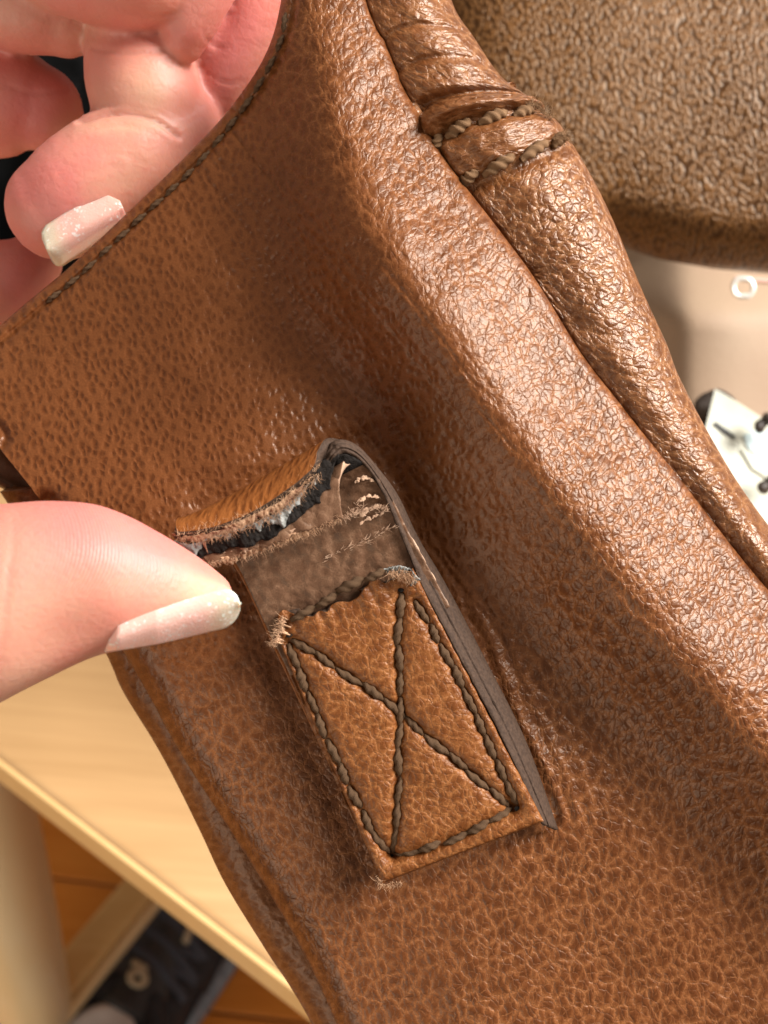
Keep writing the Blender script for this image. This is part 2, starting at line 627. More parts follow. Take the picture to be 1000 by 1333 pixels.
M['skin'] = skin('skin', False)
M['skin_pad'] = skin('skin_with_ridges', True)
M['nail'] = nail_mat('pearl_nail_polish')

# ------------------------------------------------------------------ the setting: floor, table
TABLE_Z = CAM_H - 0.30
e0 = ray_plane(0, 986, TABLE_Z)
e1 = ray_plane(344, 1249, TABLE_Z)
ed = e1 - e0
ed /= np.linalg.norm(ed)
inn = np.cross([0, 0, 1], ed)
if np.dot(ray_plane(150, 950, TABLE_Z) - e0, inn) < 0:
    inn = -inn
ang = math.atan2(ed[1], ed[0])
M['table'] = wood('pale_birch', (.40, .222, .088), (.55, .33, .15), (3, 60, 60), .38, -ang)
M['floor'] = wood('orange_floor_wood', (.58, .185, .024), (.72, .27, .048), (5, 60, 60), .3, -ang - .5)
M['bar'] = wood('honey_wood', (.70, .42, .14), (.80, .54, .22), (6, 50, 50), .35, 0)
M['cream'] = wood('cream_painted_wood', (.82, .62, .33), (.86, .69, .42), (20, 20, 5), .35, 0)

fl = pymesh('floor', [[-4, -4, -.012], [4, -4, -.012], [4, 4, -.012], [-4, 4, -.012]], [[0, 1, 2, 3]], M['dark'])
tag(fl, kind='structure')
fa = ang + .5
fx, fy = np.array([math.cos(fa), math.sin(fa), 0]), np.array([-math.sin(fa), math.cos(fa), 0])
fc = ray_plane(190, 1230, 0)
for i in range(-5, 7):
    for j in range(-2, 2):
        o = fc + fx * (j * .9 + .37 * (i % 3) + .3) + fy * (i * .09)
        v, f = box_geo(o + np.array([0, 0, -.006]), fx, fy, [0, 0, 1], .4485, .0440, .006)
        b = pymesh('floor_plank', v, f, M['floor'], fl, smooth=False)
        bevel(b, .0015)

tr = root('table', ray_plane(150, 950, 0), 'pale birch table with a squared front edge below the brown bag', 'table')
tc_ = (e0 + e1) / 2 + inn * .40 - np.array([0, 0, .009])
v, f = box_geo(tc_, ed, inn, [0, 0, 1], .75, .40, .009)
bevel(pymesh('tabletop', v, f, M['table'], tr, smooth=False), .0022, 3)
M['lit_edge'] = wood('table_lit_edge', (.66, .40, .16), (.74, .48, .21), (4, 60, 60), .4, -ang)  # table wood made paler to paint the light falling on the front face
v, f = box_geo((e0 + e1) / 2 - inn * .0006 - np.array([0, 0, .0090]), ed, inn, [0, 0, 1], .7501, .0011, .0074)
bevel(pymesh('lit_edge_strip', v, f, M['lit_edge'], tr, smooth=False), .0006, 2)
for sx in (-.70, .70):
    for sy in (.05, .72):
        v, f = box_geo((e0 + e1) / 2 + ed * sx + inn * sy - np.array([0, 0, TABLE_Z / 2 + .0095]), ed, inn, [0, 0, 1], .02, .02, TABLE_Z / 2 - .0100)
        bevel(pymesh('leg', v, f, M['table'], tr, smooth=False), .002)

# chair whose rounded leg and low rail show under the table
d_leg = .50
lp = Qd(5, 1180, d_leg)
cr = root('chair', (lp[0], lp[1], 0), 'cream wooden chair with a round leg and honey coloured rail, lower left corner', 'chair')
n = 32
zz = np.linspace(0.0, TABLE_Z - .03, 30)
th = np.linspace(0, 2 * np.pi, n, endpoint=False)
prof = .0225 + .0035 * np.sin(np.clip((zz / zz[-1]), 0, 1) * 2.6)
prof[-1] *= .55; prof[-2] *= .86; prof[-3] *= .97
V = np.stack([np.stack([lp[0] + r * np.cos(th), lp[1] + r * np.sin(th), np.full(n, z)], -1) for r, z in zip(prof, zz)])
fcs = grid_faces(len(zz), n, True).tolist() + [list(range(n))[::-1], list(range((len(zz) - 1) * n, len(zz) * n))]
pymesh('leg', V, fcs, M['cream'], cr)
zb = .10
b0, b1 = ray_plane(40, 1330, zb), ray_plane(215, 1118, zb)
bd = (b1 - b0) / np.linalg.norm(b1 - b0)
bn = np.cross([0, 0, 1], bd)
v, f = box_geo((b0 + b1) / 2 + bd * .12, bd, bn, [0, 0, 1], np.linalg.norm(b1 - b0) / 2 + .14, .0125, .012)
rail = bevel(pymesh('rail', v, f, M['bar'], cr, smooth=False), .004, 3)
v, f = box_geo((b0 + b1) / 2 + bd * .12 - bn * .0165 + np.array([0, 0, -.004]), bd, bn, [0, 0, 1], np.linalg.norm(b1 - b0) / 2 + .13, .0035, .006)
bevel(pymesh('rail_lit_edge', v, f, M['cream'], cr, smooth=False), .0015, 2)  # cream strip added to paint the brightly lit edge of the rail

# ------------------------------------------------------------------ shoe and sock on the floor
s0, s1 = ray_plane(118, 1340, 0.03), ray_plane(262, 1105, 0.03)
ax = s1 - s0; ax[2] = 0; ax /= np.linalg.norm(ax)
ay = np.cross([0, 0, 1], ax)
org = s0 - ax * .085 - ay * .02; org[2] = 0


def S(x, y, z):
    x, y, z = np.broadcast_arrays(np.asarray(x, float), np.asarray(y, float), np.asarray(z, float))
    return org + x[..., None] * ax + y[..., None] * ay + z[..., None] * np.array([0, 0, 1.0])


sh = root('shoe', org, 'black lace-up sports shoe with pale gold mark on its tongue', 'shoe')
st = np.array([[0, .028, .075], [.015, .036, .085], [.06, .038, .075], [.11, .041, .072], [.16, .047, .066], [.21, .050, .052], [.25, .044, .042], [.275, .030, .034], [.285, .012, .026]])
xs = curve(st, 40)
th = np.linspace(0, np.pi, 25)
V = np.stack([S(np.full(25, x), w * np.sign(np.cos(th)) * np.abs(np.cos(th)) ** .75, .018 + (hh - .018) * np.sin(th) ** .6) for x, w, hh in xs])
up = grid('upper', V, M['shoe'], sh, thick=2.0)
# sole
V = np.stack([S(np.full(7, x), (w + .004) * np.array([-1, -1, -.9, 0, .9, 1, 1]), np.array([.002, .018, .022, .022, .022, .018, .002])) for x, w, hh in xs])
grid('sole', V, M['sole'], sh, thick=2.0)
# collar ring round the ankle opening
cth = np.linspace(0, 2 * np.pi, 40, endpoint=False)
tth = np.linspace(0, 2 * np.pi, 12, endpoint=False)
V = np.stack([S(.062 + (.055 + .010 * np.cos(tth)) * np.cos(a), (.033 + .010 * np.cos(tth)) * np.sin(a), .082 + .010 * np.sin(tth) - .010 * np.cos(a)) for a in cth] + [S(.062 + (.055 + .010 * np.cos(tth)) , (.033 + .010 * np.cos(tth)) * 0, .072 + .010 * np.sin(tth))])
pymesh('collar', V, grid_faces(41, 12, True), M['shoe'], sh)
# tongue
a = np.linspace(-1, 1, 15)
ux = np.linspace(.095, .20, 20)
V = np.stack([S(np.full(15, x), a * (.026 - .05 * (x - .095)), .086 - .20 * (x - .095) + .004 - .014 * a ** 2) for x in ux])
tg = grid('tongue', V, M['tongue'], sh, thick=4.0, offset=1)


def ring_geo(cx, cy, cz, r, w, hgt, slope, kx=1.0):
    a = np.linspace(0, 2 * np.pi, 28, endpoint=False)
    V = np.concatenate([S(cx + kx * q * np.cos(a), cy + q * np.sin(a), cz + z - slope * kx * q * np.cos(a)) for q, z in ((r, 0), (r, hgt), (r - w, hgt), (r - w, 0))])
    f = []
    for k in range(4):
        for i in range(28):
            j = (i + 1) % 28
            f.append([k * 28 + i, k * 28 + j, ((k + 1) % 4) * 28 + j, ((k + 1) % 4) * 28 + i])
    return V, f


g1 = ring_geo(.118, .000, .0895, .0085, .0055, .0016, .2, .8)
v2, f2 = box_geo(S(.126, .004, .0885), ax, ay, [0, 0, 1], .0022, .0065, .0008)
vv, ff = join_geo([g1, (v2, f2)])
pymesh('emblem', vv, ff, M['emblem'], tg)
v, f = box_geo(S(.165, -.014, .0775), ax * .9 + ay * .2, ay, [0, 0, 1], .008, .0028, .001)
pymesh('tongue_mark', v, f, M['emblem'], tg)
for i, x in enumerate(np.linspace(.135, .20, 5)):
    b = np.linspace(-1, 1, 17)
    for s in (1, -1):
        cen = S(x + s * b * .008, b * .036, .086 - .19 * (x - .10) - .020 * b ** 2 + .002 * s)
        tn = np.gradient(cen, axis=0); tn /= np.linalg.norm(tn, axis=1)[:, None]
        q = np.linspace(0, 2 * np.pi, 8, endpoint=False)
        sd = np.cross(tn, [0, 0, 1.0]); sd /= np.linalg.norm(sd, axis=1)[:, None]
        V = cen[:, None, :] + .0034 * np.cos(q)[None, :, None] * sd[:, None, :] + .0016 * np.sin(q)[None, :, None] * np.array([0, 0, 1.0])
        pymesh('lace', V, grid_faces(17, 8, True), M['lace'], sh)
for s in (1, -1):
    for k in range(3):
        x0 = .125 + k * .03
        v, f = box_geo(S(x0, s * (.0445 + .002 * k), .034), ax * .8 + np.array([0, 0, .6]), ay, np.cross(ax * .8 + np.array([0, 0, .6]), ay), .020, .0014, .004)
        pymesh('side_stripe', v, f, M['sole'], sh)

def proj(p):
    c = (np.asarray(p) - CAMP) @ RN
    return round(500 + F * c[0] / -c[2]), round(666.5 - F * c[1] / -c[2]), round(-c[2], 3)


0 and print('SHOE', [(n_, proj(p)) for n_, p in (('heel', S(0, 0, .08)), ('col', S(.062, 0, .08)), ('colL', S(.062, .045, .08)), ('colR', S(.062, -.045, .08)), ('embl', S(.118, 0, .09)), ('mark', S(.165, -.006, .078)), ('soleR', S(.15, -.05, .02)))])
sk = root('person', S(.055, 0, .08), 'ankle in a pale grey sock rising out of the black shoe', 'person')
def to_shoe(p):
    d = np.asarray(p) - org
    return float(d @ ax), float(d @ ay), float(d[2])


k1, k2 = to_shoe(Qd(122, 1418, .64)), to_shoe(Qd(90, 1560, .52))
c = curve([(.066, 0, .050, .030, .026), (.062, 0, .085, .036, .028), (.045, .5 * k1[1], .5 * (.085 + k1[2]), .036, .030), (k1[0], k1[1], k1[2], .036, .033), (k2[0], k2[1], k2[2], .042, .040)], 30)
a = np.linspace(0, 2 * np.pi, 32, endpoint=False)
V = np.stack([S(q[0] + q[3] * np.cos(a), q[1] + q[4] * np.sin(a), np.full(32, q[2])) for q in c])
fcs = grid_faces(30, 32, True).tolist() + [list(range(32))[::-1], list(range(29 * 32, 30 * 32))]
pymesh('sock', V, fcs, M['sock'], sk)

# ------------------------------------------------------------------ the bag: side panel
SEAM = curve([(466, -90), (478, 0), (507, 64), (524, 110), (553, 160), (594, 226), (652, 302), (698, 365), (756, 458), (810, 528), (879, 615), (939, 693), (1000, 768), (1120, 900), (1260, 1060), (1400, 1240), (1500, 1480)], 300)
LEFT = curve([(374, -90), (366, 0), (346, 70), (300, 140), (240, 205), (165, 278), (90, 348), (22, 405), (-32, 455), (-48, 505), (-6, 576), (60, 664), (133, 800), (191, 900), (235, 980), (302, 1085), (349, 1160), (412, 1274), (500, 1480)], 300)
O_S = np.array([353.0, 836.0])
A_S = np.array([-.411, -.912])
W_S = np.array([.912, -.411])


def strap_aw(px, py):
    dx, dy = px - O_S[0], py - O_S[1]
    return dx * A_S[0] + dy * A_S[1], dx * W_S[0] + dy * W_S[1]


def panel_h(px, py, detail=True):
    px, py = np.asarray(px, float), np.asarray(py, float)
    ds = dist_poly(px, py, SEAM)
    dl = dist_poly(px, py, LEFT[182:])           # folded left edge
    dt = dist_poly(px, py, LEFT[:166])           # cut, stitched top edge
    wt = sst(-60, 420, py)
    h = -1.4 * (1 - quarter(ds / 14)) - 1.0
    h = h + 1.0 * sst(120, 420, ds) + (2.8 + 4.6 * wt) * np.exp(-((ds - 70 - 70 * wt) / (58 + 42 * wt)) ** 2)
    h = h - (.8 + 1.7 * wt) * np.exp(-((ds - (150 + 130 * wt)) / (60 + 50 * wt)) ** 2) * sst(1250, 900, py)
    h = h - 5 * (1 - quarter(dl / 34)) - 1.2 * np.exp(-dl / 70)
    h = h - 1.0 * (1 - quarter(dt / 13)) - .55 * np.exp(-((dt - 17) / 4.5) ** 2)
    h = h - 4.0 * sst(1000, 1500, px) - 3.0 * sst(950, 1400, py) * sst(500, 1100, px)
    h = h - 2.2 * np.exp(-dt / 120) * sst(500, 150, px)
    h = h - 9.0 * sst(540, -40, px) * sst(720, 420, py)
    h = h + .55 * vn(px / 170 + 3, py / 170 + 9)
    if detail:
        h = h + .16 * vn(px / 47, py / 47) + .07 * vn(px / 19 + 40, py / 19)
        # creases crossing the ridge along the seam
        al = px * .62 + py * .78
        ac = px * .78 - py * .62
        cr_ = 1 - np.abs(vn(al / 19 + 1.1 * vn(px / 45, py / 45), ac / 60))
        h = h - .13 * np.clip((cr_ - .70) / .3, 0, 1) ** 1.5 * np.exp(-(ds / 120) ** 2) * sst(3, 25, ds)
        # fine drape lines in the valley, running with the seam
        cr2 = 1 - np.abs(vn(al / 110 + .8 * vn(px / 70, py / 70), ac / 15 + 30))
        h = h - .16 * np.clip((cr2 - .72) / .28, 0, 1) * np.exp(-((ds - 230) / 110) ** 2)
        # puckers pressed into the leather round the sewn strap end
        a, w = strap_aw(px, py)
        ddx = np.maximum(np.maximum(-6 - w, w - 232), 0)
        ddy = np.maximum(np.maximum(-352 - a, a - 190), 0)
        dr = np.hypot(ddx, ddy)
        side = sst(120, 240, w) * sst(60, -150, a) + .75 * sst(-300, -360, a) * sst(40, 200, w)
        ph = dr / 21 * 2 * np.pi + 2.2 * vn(px / 55, py / 55)
        h = h + .20 * (np.sin(ph) + .5 * vn(px / 14, py / 30)) * np.exp(-dr / 48) * sst(0, 12, dr) * np.clip(side, 0, 1)
        h = h - .5 * np.exp(-(dr / 20) ** 2)
        # soft folds above the torn flap
        fo = np.exp(-(((px - 330) / 150) ** 2 + ((py - 585) / 50) ** 2))
        h = h + .30 * fo * np.sin((py * .93 + px * .36) / 17 + 1.4 * vn(px / 90, py / 40))
    return h


bag = root('leather_bag', Q(520, 900, -6), 'brown pebbled leather bag with a torn stitched strap end, held up by two hands', 'bag')
NR, NC = 520, 420
ti = np.linspace(0, 299, NR)
L = np.stack([np.interp(ti, np.arange(300), LEFT[:, k]) for k in (0, 1)], -1)
Rr = np.stack([np.interp(ti, np.arange(300), SEAM[:, k]) for k in (0, 1)], -1)
sc_ = np.linspace(0, 1, NC)
sc_ = sc_ + .055 * np.sin(2 * np.pi * sc_) * -1 * .9
PX = L[:, None, 0] * (1 - sc_) + Rr[:, None, 0] * sc_
PY = L[:, None, 1] * (1 - sc_) + Rr[:, None, 1] * sc_
H = panel_h(PX, PY)
UV = np.stack([PX, PY], -1) * .087
dsm = dist_poly(PX, PY, SEAM)
gm = np.clip(.02 + .75 * sst(230, 60, dsm) + .9 * sst(560, 800, PX) * sst(420, 800, PY) + .85 * sst(780, 980, PY), 0, 1)
grid('side_panel', Q(PX, PY, H), M['leather'], bag, uv=UV, attrs={'gmix': gm}, thick=1.5, flip=True)

# second leather layer showing along the lower left, closing the bag behind
OUT = curve([(0, 640), (20, 670), (45, 705), (95, 770), (140, 855), (160, 900), (200, 965), (229, 1018), (262, 1085), (294, 1152), (345, 1235), (399, 1320), (480, 1480)], 200)
INN = curve([(420, 600), (520, 640), (600, 680), (640, 700), (680, 790), (720, 900), (740, 980), (770, 1040), (800, 1100), (850, 1180), (900, 1250), (960, 1330), (1050, 1480)], 200)
u = np.linspace(0, 1, 120) ** 1.6
PX = OUT[:, None, 0] * (1 - u) + INN[:, None, 0] * u
PY = OUT[:, None, 1] * (1 - u) + INN[:, None, 1] * u
dd = np.hypot(PX - OUT[:, None, 0], PY - OUT[:, None, 1])
Hb = -13 + 5.5 * quarter(dd / 40) - 2.0 * sst(40, 300, dd) + .25 * vn(PX / 40, PY / 40) + .12 * vn(PX / 17, PY / 17)
grid('rear_layer', Q(PX, PY, Hb), M['gusset'], bag, uv=np.stack([PX, PY], -1) * .087, attrs={'gmix': np.full(PX.shape, .3)}, thick=1.6, flip=True)

# strap stub at the far left, behind the panel edge
c0 = even([(-80, 560, -14, 0), (-20, 596, -14, 0), (30, 622, -15, 0), (90, 655, -17, 0)], 30)
nrm = np.array([-.5, .86])
pr = np.array([(-26, 0), (-22, 2.2), (0, 2.6), (12, 2.4), (17, 3.4), (22, 2.4), (25, 0)])
V = np.stack([Q(c0[:, 0] + nrm[0] * a, c0[:, 1] + nrm[1] * a, c0[:, 2] + b) for a, b in pr], 1)
grid('rear_strap', V, M['under'], bag, uv=np.stack(np.meshgrid(np.arange(7) * .8, np.arange(30) * .4), -1), attrs={'gmix': np.zeros(210)}, thick=1.2)

# ------------------------------------------------------------------ rolled edge (tube) right of the seam
RO = curve([(575, -90), (588, 0), (618, 50), (652, 99), (690, 128), (733, 170), (768, 226), (797, 284), (826, 354), (845, 398), (868, 448), (884, 490), (921, 561), (960, 627), (1005, 690), (1090, 800), (1200, 930)], 260)
SI = np.array([-8.0, 5.0]) + curve([(466, -90), (478, 0), (507, 64), (524, 110), (553, 160), (594, 226), (640, 288), (672, 330), (700, 369), (727, 410), (756, 458), (785, 495), (840, 567), (900, 643), (965, 722), (1060, 835), (1170, 965)], 260)
NT_ = 150
th = np.linspace(-50, 188, NT_)
tr_ = np.radians(th)


def roll_prof(t, r):
    """height (mm) across the rolled edge: t = pi at the seam, 0 at the outer side, below 0 underneath"""
    q = (np.cos(np.maximum(t, 0)) + 1) / 2
    h = -2.6 + .9 * sst(0, .10, q) + 1.3 * np.sin(np.pi * np.clip(q * .85, 0, 1)) - 5.2 * (1 - quarter((1 - q) / .62))
    return h + np.where(t < 0, r * 1.3 * np.sin(np.minimum(t, 0)), 0) - 1.5 * sst(np.pi, np.pi * 1.15, t)


def roll_pt(i_lo, i_hi, n):
    ii = np.linspace(i_lo, i_hi, n)
    A = np.stack([np.interp(ii, np.arange(260), SI[:, k]) for k in (0, 1)], -1)
    B = np.stack([np.interp(ii, np.arange(260), RO[:, k]) for k in (0, 1)], -1)
    C = (A + B) / 2
    half = (B - A) / 2
    cs = np.cos(tr_)[None, :]
    PX = C[:, None, 0] + half[:, None, 0] * cs
    PY = C[:, None, 1] + half[:, None, 1] * cs
    rad = np.hypot(half[:, 0], half[:, 1])[:, None] * .087
    return ii, PX, PY, roll_prof(tr_[None, :] + 0 * rad, rad), rad


ii, PX, PY, Hh, rad = roll_pt(0, 259, 520)
al = np.cumsum(np.r_[0, np.hypot(np.diff(PX[:, NT_ // 2]), np.diff(PY[:, NT_ // 2]))])[:, None] * .087
ar = rad * tr_[None, :]
cre = 1 - np.abs(vn(al / 1.5 + .9 * vn(al / 4, ar / 4) + .45 * ar, ar / 4.0 + 7))
Hd = -.10 * np.clip((cre - .62) / .38, 0, 1) ** 1.6 + .22 * vn(al / 3.1, ar / 3.1) + .07 * vn(al / 1.3 + 9, ar / 1.3)
cre2 = np.exp(-((ii[:, None] - 47 + 10 * np.sin(tr_)[None, :] * 1.0) / 1.6) ** 2) + np.exp(-((ii[:, None] - 33 + 9 * np.sin(tr_)[None, :]) / 1.3) ** 2)
up_i = 66 - 10 * np.clip(np.sin(tr_), 0, 1)[None, :]
Hd = Hd - .4 * cre2 - 1.5 * np.exp(-((ii[:, None] - up_i + 1.0) / 3.2) ** 2) - .7 * np.exp(-((ii[:, None] - 86.0) / 2.2) ** 2)
UV = np.stack([al + 0 * ar, ar + 0 * al], -1)
grid('rolled_edge', Q(PX, PY, Hh + Hd), M['roll'], bag, uv=UV, attrs={'gmix': np.clip(.85 + .3 * vn(al / 9, ar / 9), 0, 1)}, thick=1.2, flip=False)


# thread stitches: one shared twisted mesh, unit length along X
def stitch_mesh(name, r=.5, turns=1.3, ply=2, nl=19, ns=10):
    V = []
    a = np.linspace(0, 2 * np.pi, ns, endpoint=False)
    for i in range(nl):
        u = i / (nl - 1)
        taper = max(.45, math.sin(math.pi * min(max(u, .03), .97)) ** .35)
        ph = turns * 2 * math.pi * u
        rr = r * taper * (1 + .22 * np.cos(ply * (a - ph)))
        z = .42 * r * math.sin(math.pi * u) * 1.6 - r * .55
        V.append(np.stack([np.full(ns, u), rr * np.cos(a), rr * np.sin(a) + z], -1))
    V = np.concatenate(V)
    f = grid_faces(nl, ns, True).tolist() + [list(range(ns))[::-1], list(range((nl - 1) * ns, nl * ns))]
    me = bpy.data.meshes.new(name)
    me.from_pydata(V.tolist(), [], f)
    me.polygons.foreach_set('use_smooth', [True] * len(f))
    return me


ME_ST = stitch_mesh('stitch'); ME_ST.materials.append(M['thread'])
ME_SO = stitch_mesh('worn_stitch', turns=1.7, nl=33, ns=12); ME_SO.materials.append(M['thread_old'])
ZC = cdir((0, 0, 1))


def stitch(me, p0, p1, width, parent, lift=0.0):
    a, b = Vector(Q(*p0)), Vector(Q(*p1))
    x = b - a
    ln = x.length
    x.normalize()
    z = (ZC - x * ZC.dot(x)).normalized()
    y = z.cross(x)
    m = Matrix((x * ln, y * width * .001, z * width * .001)).transposed().to_4x4()
    m.translation = a + z * lift * .001 - origin_of(parent)
    o = bpy.data.objects.new('stitch', me)
    col.objects.link(o)
    o.parent = parent
    o.matrix_local = m
    return o


# top-left edge stitches sit in the groove, 17 px in from the cut edge
g = curve([(372, 8), (363, 60), (322, 133), (256, 215), (180, 286), (106, 356), (40, 410)], 400)
s = np.r_[0, np.cumsum(np.hypot(*np.diff(g, axis=0).T))]
u0 = 8.0
while u0 < s[-1] - 22:
    ln = 25 + rng.uniform(-2, 2)
    q0 = [np.interp(u0, s, g[:, k]) for k in (0, 1)]
    q1 = [np.interp(u0 + ln, s, g[:, k]) for k in (0, 1)]
    h0 = float(panel_h(np.array([q0[0]]), np.array([q0[1]]), False)[0])
    h1 = float(panel_h(np.array([q1[0]]), np.array([q1[1]]), False)[0])
    stitch(ME_ST, (q0[0] + rng.uniform(-1, 1), q0[1], h0 + .30), (q1[0], q1[1] + rng.uniform(-1, 1), h1 + .22), .62, bag)
    u0 += ln + 4 + rng.uniform(0, 2)

# ------------------------------------------------------------------ sewn keeper fold across the rolled edge
th = np.linspace(8, 176, 110)
tr_ = np.radians(th)
NT_ = 110


def keeper_rows(i0, i1, n, grow, lift):
    """rows slanted across the roll"""
    rows = []
    for k in range(n):
        f = k / (n - 1)
        rows.append(i0 * (1 - f) + i1 * f)
    return rows


def roll_at(i, t, lift):
    """i: index along roll, t: angle in radians, lift mm above the roll's skin"""
    i, t, lift = np.broadcast_arrays(np.asarray(i, float), np.asarray(t, float), np.asarray(lift, float))
    A = np.stack([np.interp(i, np.arange(260), SI[:, k]) for k in (0, 1)], -1)
    B = np.stack([np.interp(i, np.arange(260), RO[:, k]) for k in (0, 1)], -1)
    C, hf = (A + B) / 2, (B - A) / 2
    L_ = np.hypot(hf[..., 0], hf[..., 1])
    r = L_ * .087
    k = 1 + .45 * lift / r * np.clip(np.cos(t), 0, 1) ** 2
    px = C[..., 0] + hf[..., 0] * np.cos(t) * k
    py = C[..., 1] + hf[..., 1] * np.cos(t) * k
    return px, py, roll_prof(t, r) + lift


tt = np.radians(np.linspace(-12, 180, 110))
nk = 46
v_ = np.linspace(0, 1, nk)
bow = 10.0 * np.clip(np.sin(tt), 0, 1)                       # upper edge bows towards the top of the photo
I = (66 - bow)[None, :] + v_[:, None] * (18 + 10 * np.clip(np.sin(tt), 0, 1))[None, :]
bead = 1.9 * np.exp(-((v_ - .16) / .12) ** 2) * quarter(v_ / .10)
groove = -.95 * np.exp(-((v_ - .42) / .07) ** 2)
body = .95 * quarter(v_ / .05) * sst(1.0, .93, v_)
low = .35 * np.exp(-((v_ - .62) / .16) ** 2) - .5 * np.exp(-((v_ - .93) / .05) ** 2)
LF = (bead + groove + body + low)[:, None] * (0.45 + .55 * np.sqrt(np.clip(np.sin(tt), 0, 1)))[None, :] - .25
px, py, hh = roll_at(I, tt[None, :], LF)
hh = hh + .16 * vn(px / 12, py / 12) + .22 * np.sin(tt * 11)[None, :] * np.exp(-((v_ - .42) / .16) ** 2)[:, None]
UVk = np.stack([I * .55, tt[None, :] * 6 + 0 * I], -1)
kp = grid('sewn_fold', Q(px, py, hh), M['roll'], bag, uv=UVk, attrs={'gmix': np.full(I.shape, .5)}, thick=1.0)


def on_fold(v, deg, extra=0.0):
    t = math.radians(deg)
    i = (66 - 10 * math.sin(t)) + v * (18 + 10 * math.sin(t))
    x, y, h = roll_at(i, t, .3 + extra)
    return float(x), float(y), float(h)


for v0, spans in ((.42, [(168, 140), (134, 98), (92, 60), (56, 30)]), (.97, [(160, 126), (122, 84), (80, 46), (42, 22)])):
    for a0, a1 in spans:
        stitch(ME_SO, on_fold(v0 + .03, a0, .30), on_fold(v0 - .04, a1, .45), 1.3, kp)

# ------------------------------------------------------------------ torn strap end
def loft(name, right, left, mat, parent, thick, nu=60, nv=60, torn=0.0, mats_rim=True, gm=.4, jit=None, offset=-1, sag=0.0, flip=False, bowp=0.0):
    a, b = even(left, nv), even(right, nv)
    u = np.linspace(0, 1, nu)
    P = a[:, None, :] * (1 - u)[None, :, None] + b[:, None, :] * u[None, :, None]
    s = np.linspace(0, 1, nv)[:, None]
    if torn:
        k = sst(.80, 1.0, s)
        t0 = curve(left, 400)[-1] - curve(left, 400)[-12]
        d = torn * (vn(u * 9 + 2, u * 0 + 5) + .6 * vn(u * 23, u * 0 + 1) + .4 * vn(u * 51, u * 0 + 3))[None, :]
        tanv = P[-1] - P[-6]
        tanv = tanv / (np.linalg.norm(tanv[:, :2], axis=1)[:, None] + 1e-6)
        P = P + (k * d)[..., None] * tanv[None, :, :]
    if bowp:
        P[..., 1] += bowp * sst(.935, 1.0, s) * (np.sin(np.pi * u) ** .8)[None, :]
    if jit is not None:
        P[..., 2] += jit(P[..., 0], P[..., 1], s, u[None, :])
    W = Q(P[..., 0], P[..., 1], P[..., 2])
    lw = np.linalg.norm(right[0][:2] - np.array(left[0][:2])) * .087
    ll = np.cumsum(np.r_[0, np.linalg.norm(np.diff(b * np.array([.087, .087, 1]), axis=0), axis=1)])
    uv = np.stack(np.broadcast_arrays(u[None, :] * lw, ll[:, None]), -1)
    return grid(name, W, mat, parent, uv=uv, attrs={'gmix': np.full(P.shape[:2], gm)}, thick=thick, rim=1 if mats_rim else None, offset=offset, flip=flip)


arr = lambda *p: [np.array(q, float) for q in p]
# lower strap layer: lies on the panel from the bottom corner up to the fold, turns over and is torn off
R_ = arr((700, 1064, 2.0), (646, 945, 2.1), (592, 832, 2.2), (544, 744, 2.4), (517, 686, 2.9), (495, 640, 4.0), (478, 608, 5.6), (460, 589, 7.2), (444, 582, 8.4), (431, 585, 9.2), (421, 597, 9.7), (414, 612, 10.0))
L_ = arr((500, 1146, 1.7), (452, 1046, 1.8), (402, 940, 1.9), (352, 834, 2.0), (318, 760, 2.4), (290, 716, 3.4), (266, 698, 4.8), (248, 690, 6.6), (238, 688, 8.2), (231, 690, 9.6), (227, 695, 10.6), (228, 702, 11.2))
strap = loft('strap', R_, L_, [M['flap'], M['edge']], bag, 1.2, nu=110, nv=300, torn=0, bowp=22, offset=-1, gm=.3,
             jit=lambda x, y, s, u: .12 * vn(x / 30, y / 30) - .12 * sst(.6, 1, s) * np.sin(u * 6))
# inner layer: face of the underside in the shade of the flap, curling up to its own torn lip
R2 = arr((586, 790, 2.7), (556, 735, 3.0), (533, 694, 3.6), (512, 652, 4.6), (492, 622, 6.2), (474, 606, 7.6), (459, 603, 8.4), (448, 612, 8.7), (442, 630, 8.6), (443, 652, 8.3), (446, 674, 8.2))
L2 = arr((378, 880, 2.4), (350, 822, 2.5), (330, 780, 2.7), (310, 738, 3.3), (290, 716, 4.8), (272, 708, 6.8), (262, 708, 8.4), (258, 713, 9.3), (260, 720, 9.6), (266, 728, 9.6), (274, 736, 9.4))
inner = loft('inner_strap_layer', R2, L2, [M['under'], M['scuff']], bag, .7, nu=90, nv=110, torn=5, gm=.5,
             jit=lambda x, y, s, u: .14 * vn(x / 14 + 3, y / 26) + .08 * vn(x / 7, y / 7))


# grey painted edge running up the right side of the strap stack and round the fold
E_IN = curve(arr((706, 1071, 3.6), (652, 957, 3.8), (600, 858, 3.9), (553, 770, 4.0), (533, 722, 4.0), (508, 662, 5.2), (487, 622, 7.0), (468, 599, 8.6), (450, 590, 9.6), (438, 596, 9.9), (430, 610, 9.7)), 120)
E_OUT = curve(arr((727, 1080, .4), (686, 967, .5), (635, 864, .6), (581, 761, .7), (545, 700, 1.3), (518, 644, 2.9), (490, 606, 5.4), (467, 581, 7.6), (446, 572, 9.0), (430, 577, 9.4), (419, 594, 9.2)), 120)
kk = np.linspace(0, 1, 22)
bul = -.5 + .9 * np.sin(np.pi * np.clip(kk, .02, .98)) ** .5 - .32 * np.exp(-((kk - .36) / .05) ** 2) - .26 * np.exp(-((kk - .68) / .045) ** 2)
EP = E_IN[:, None, :] * (1 - kk)[None, :, None] + E_OUT[:, None, :] * kk[None, :, None]
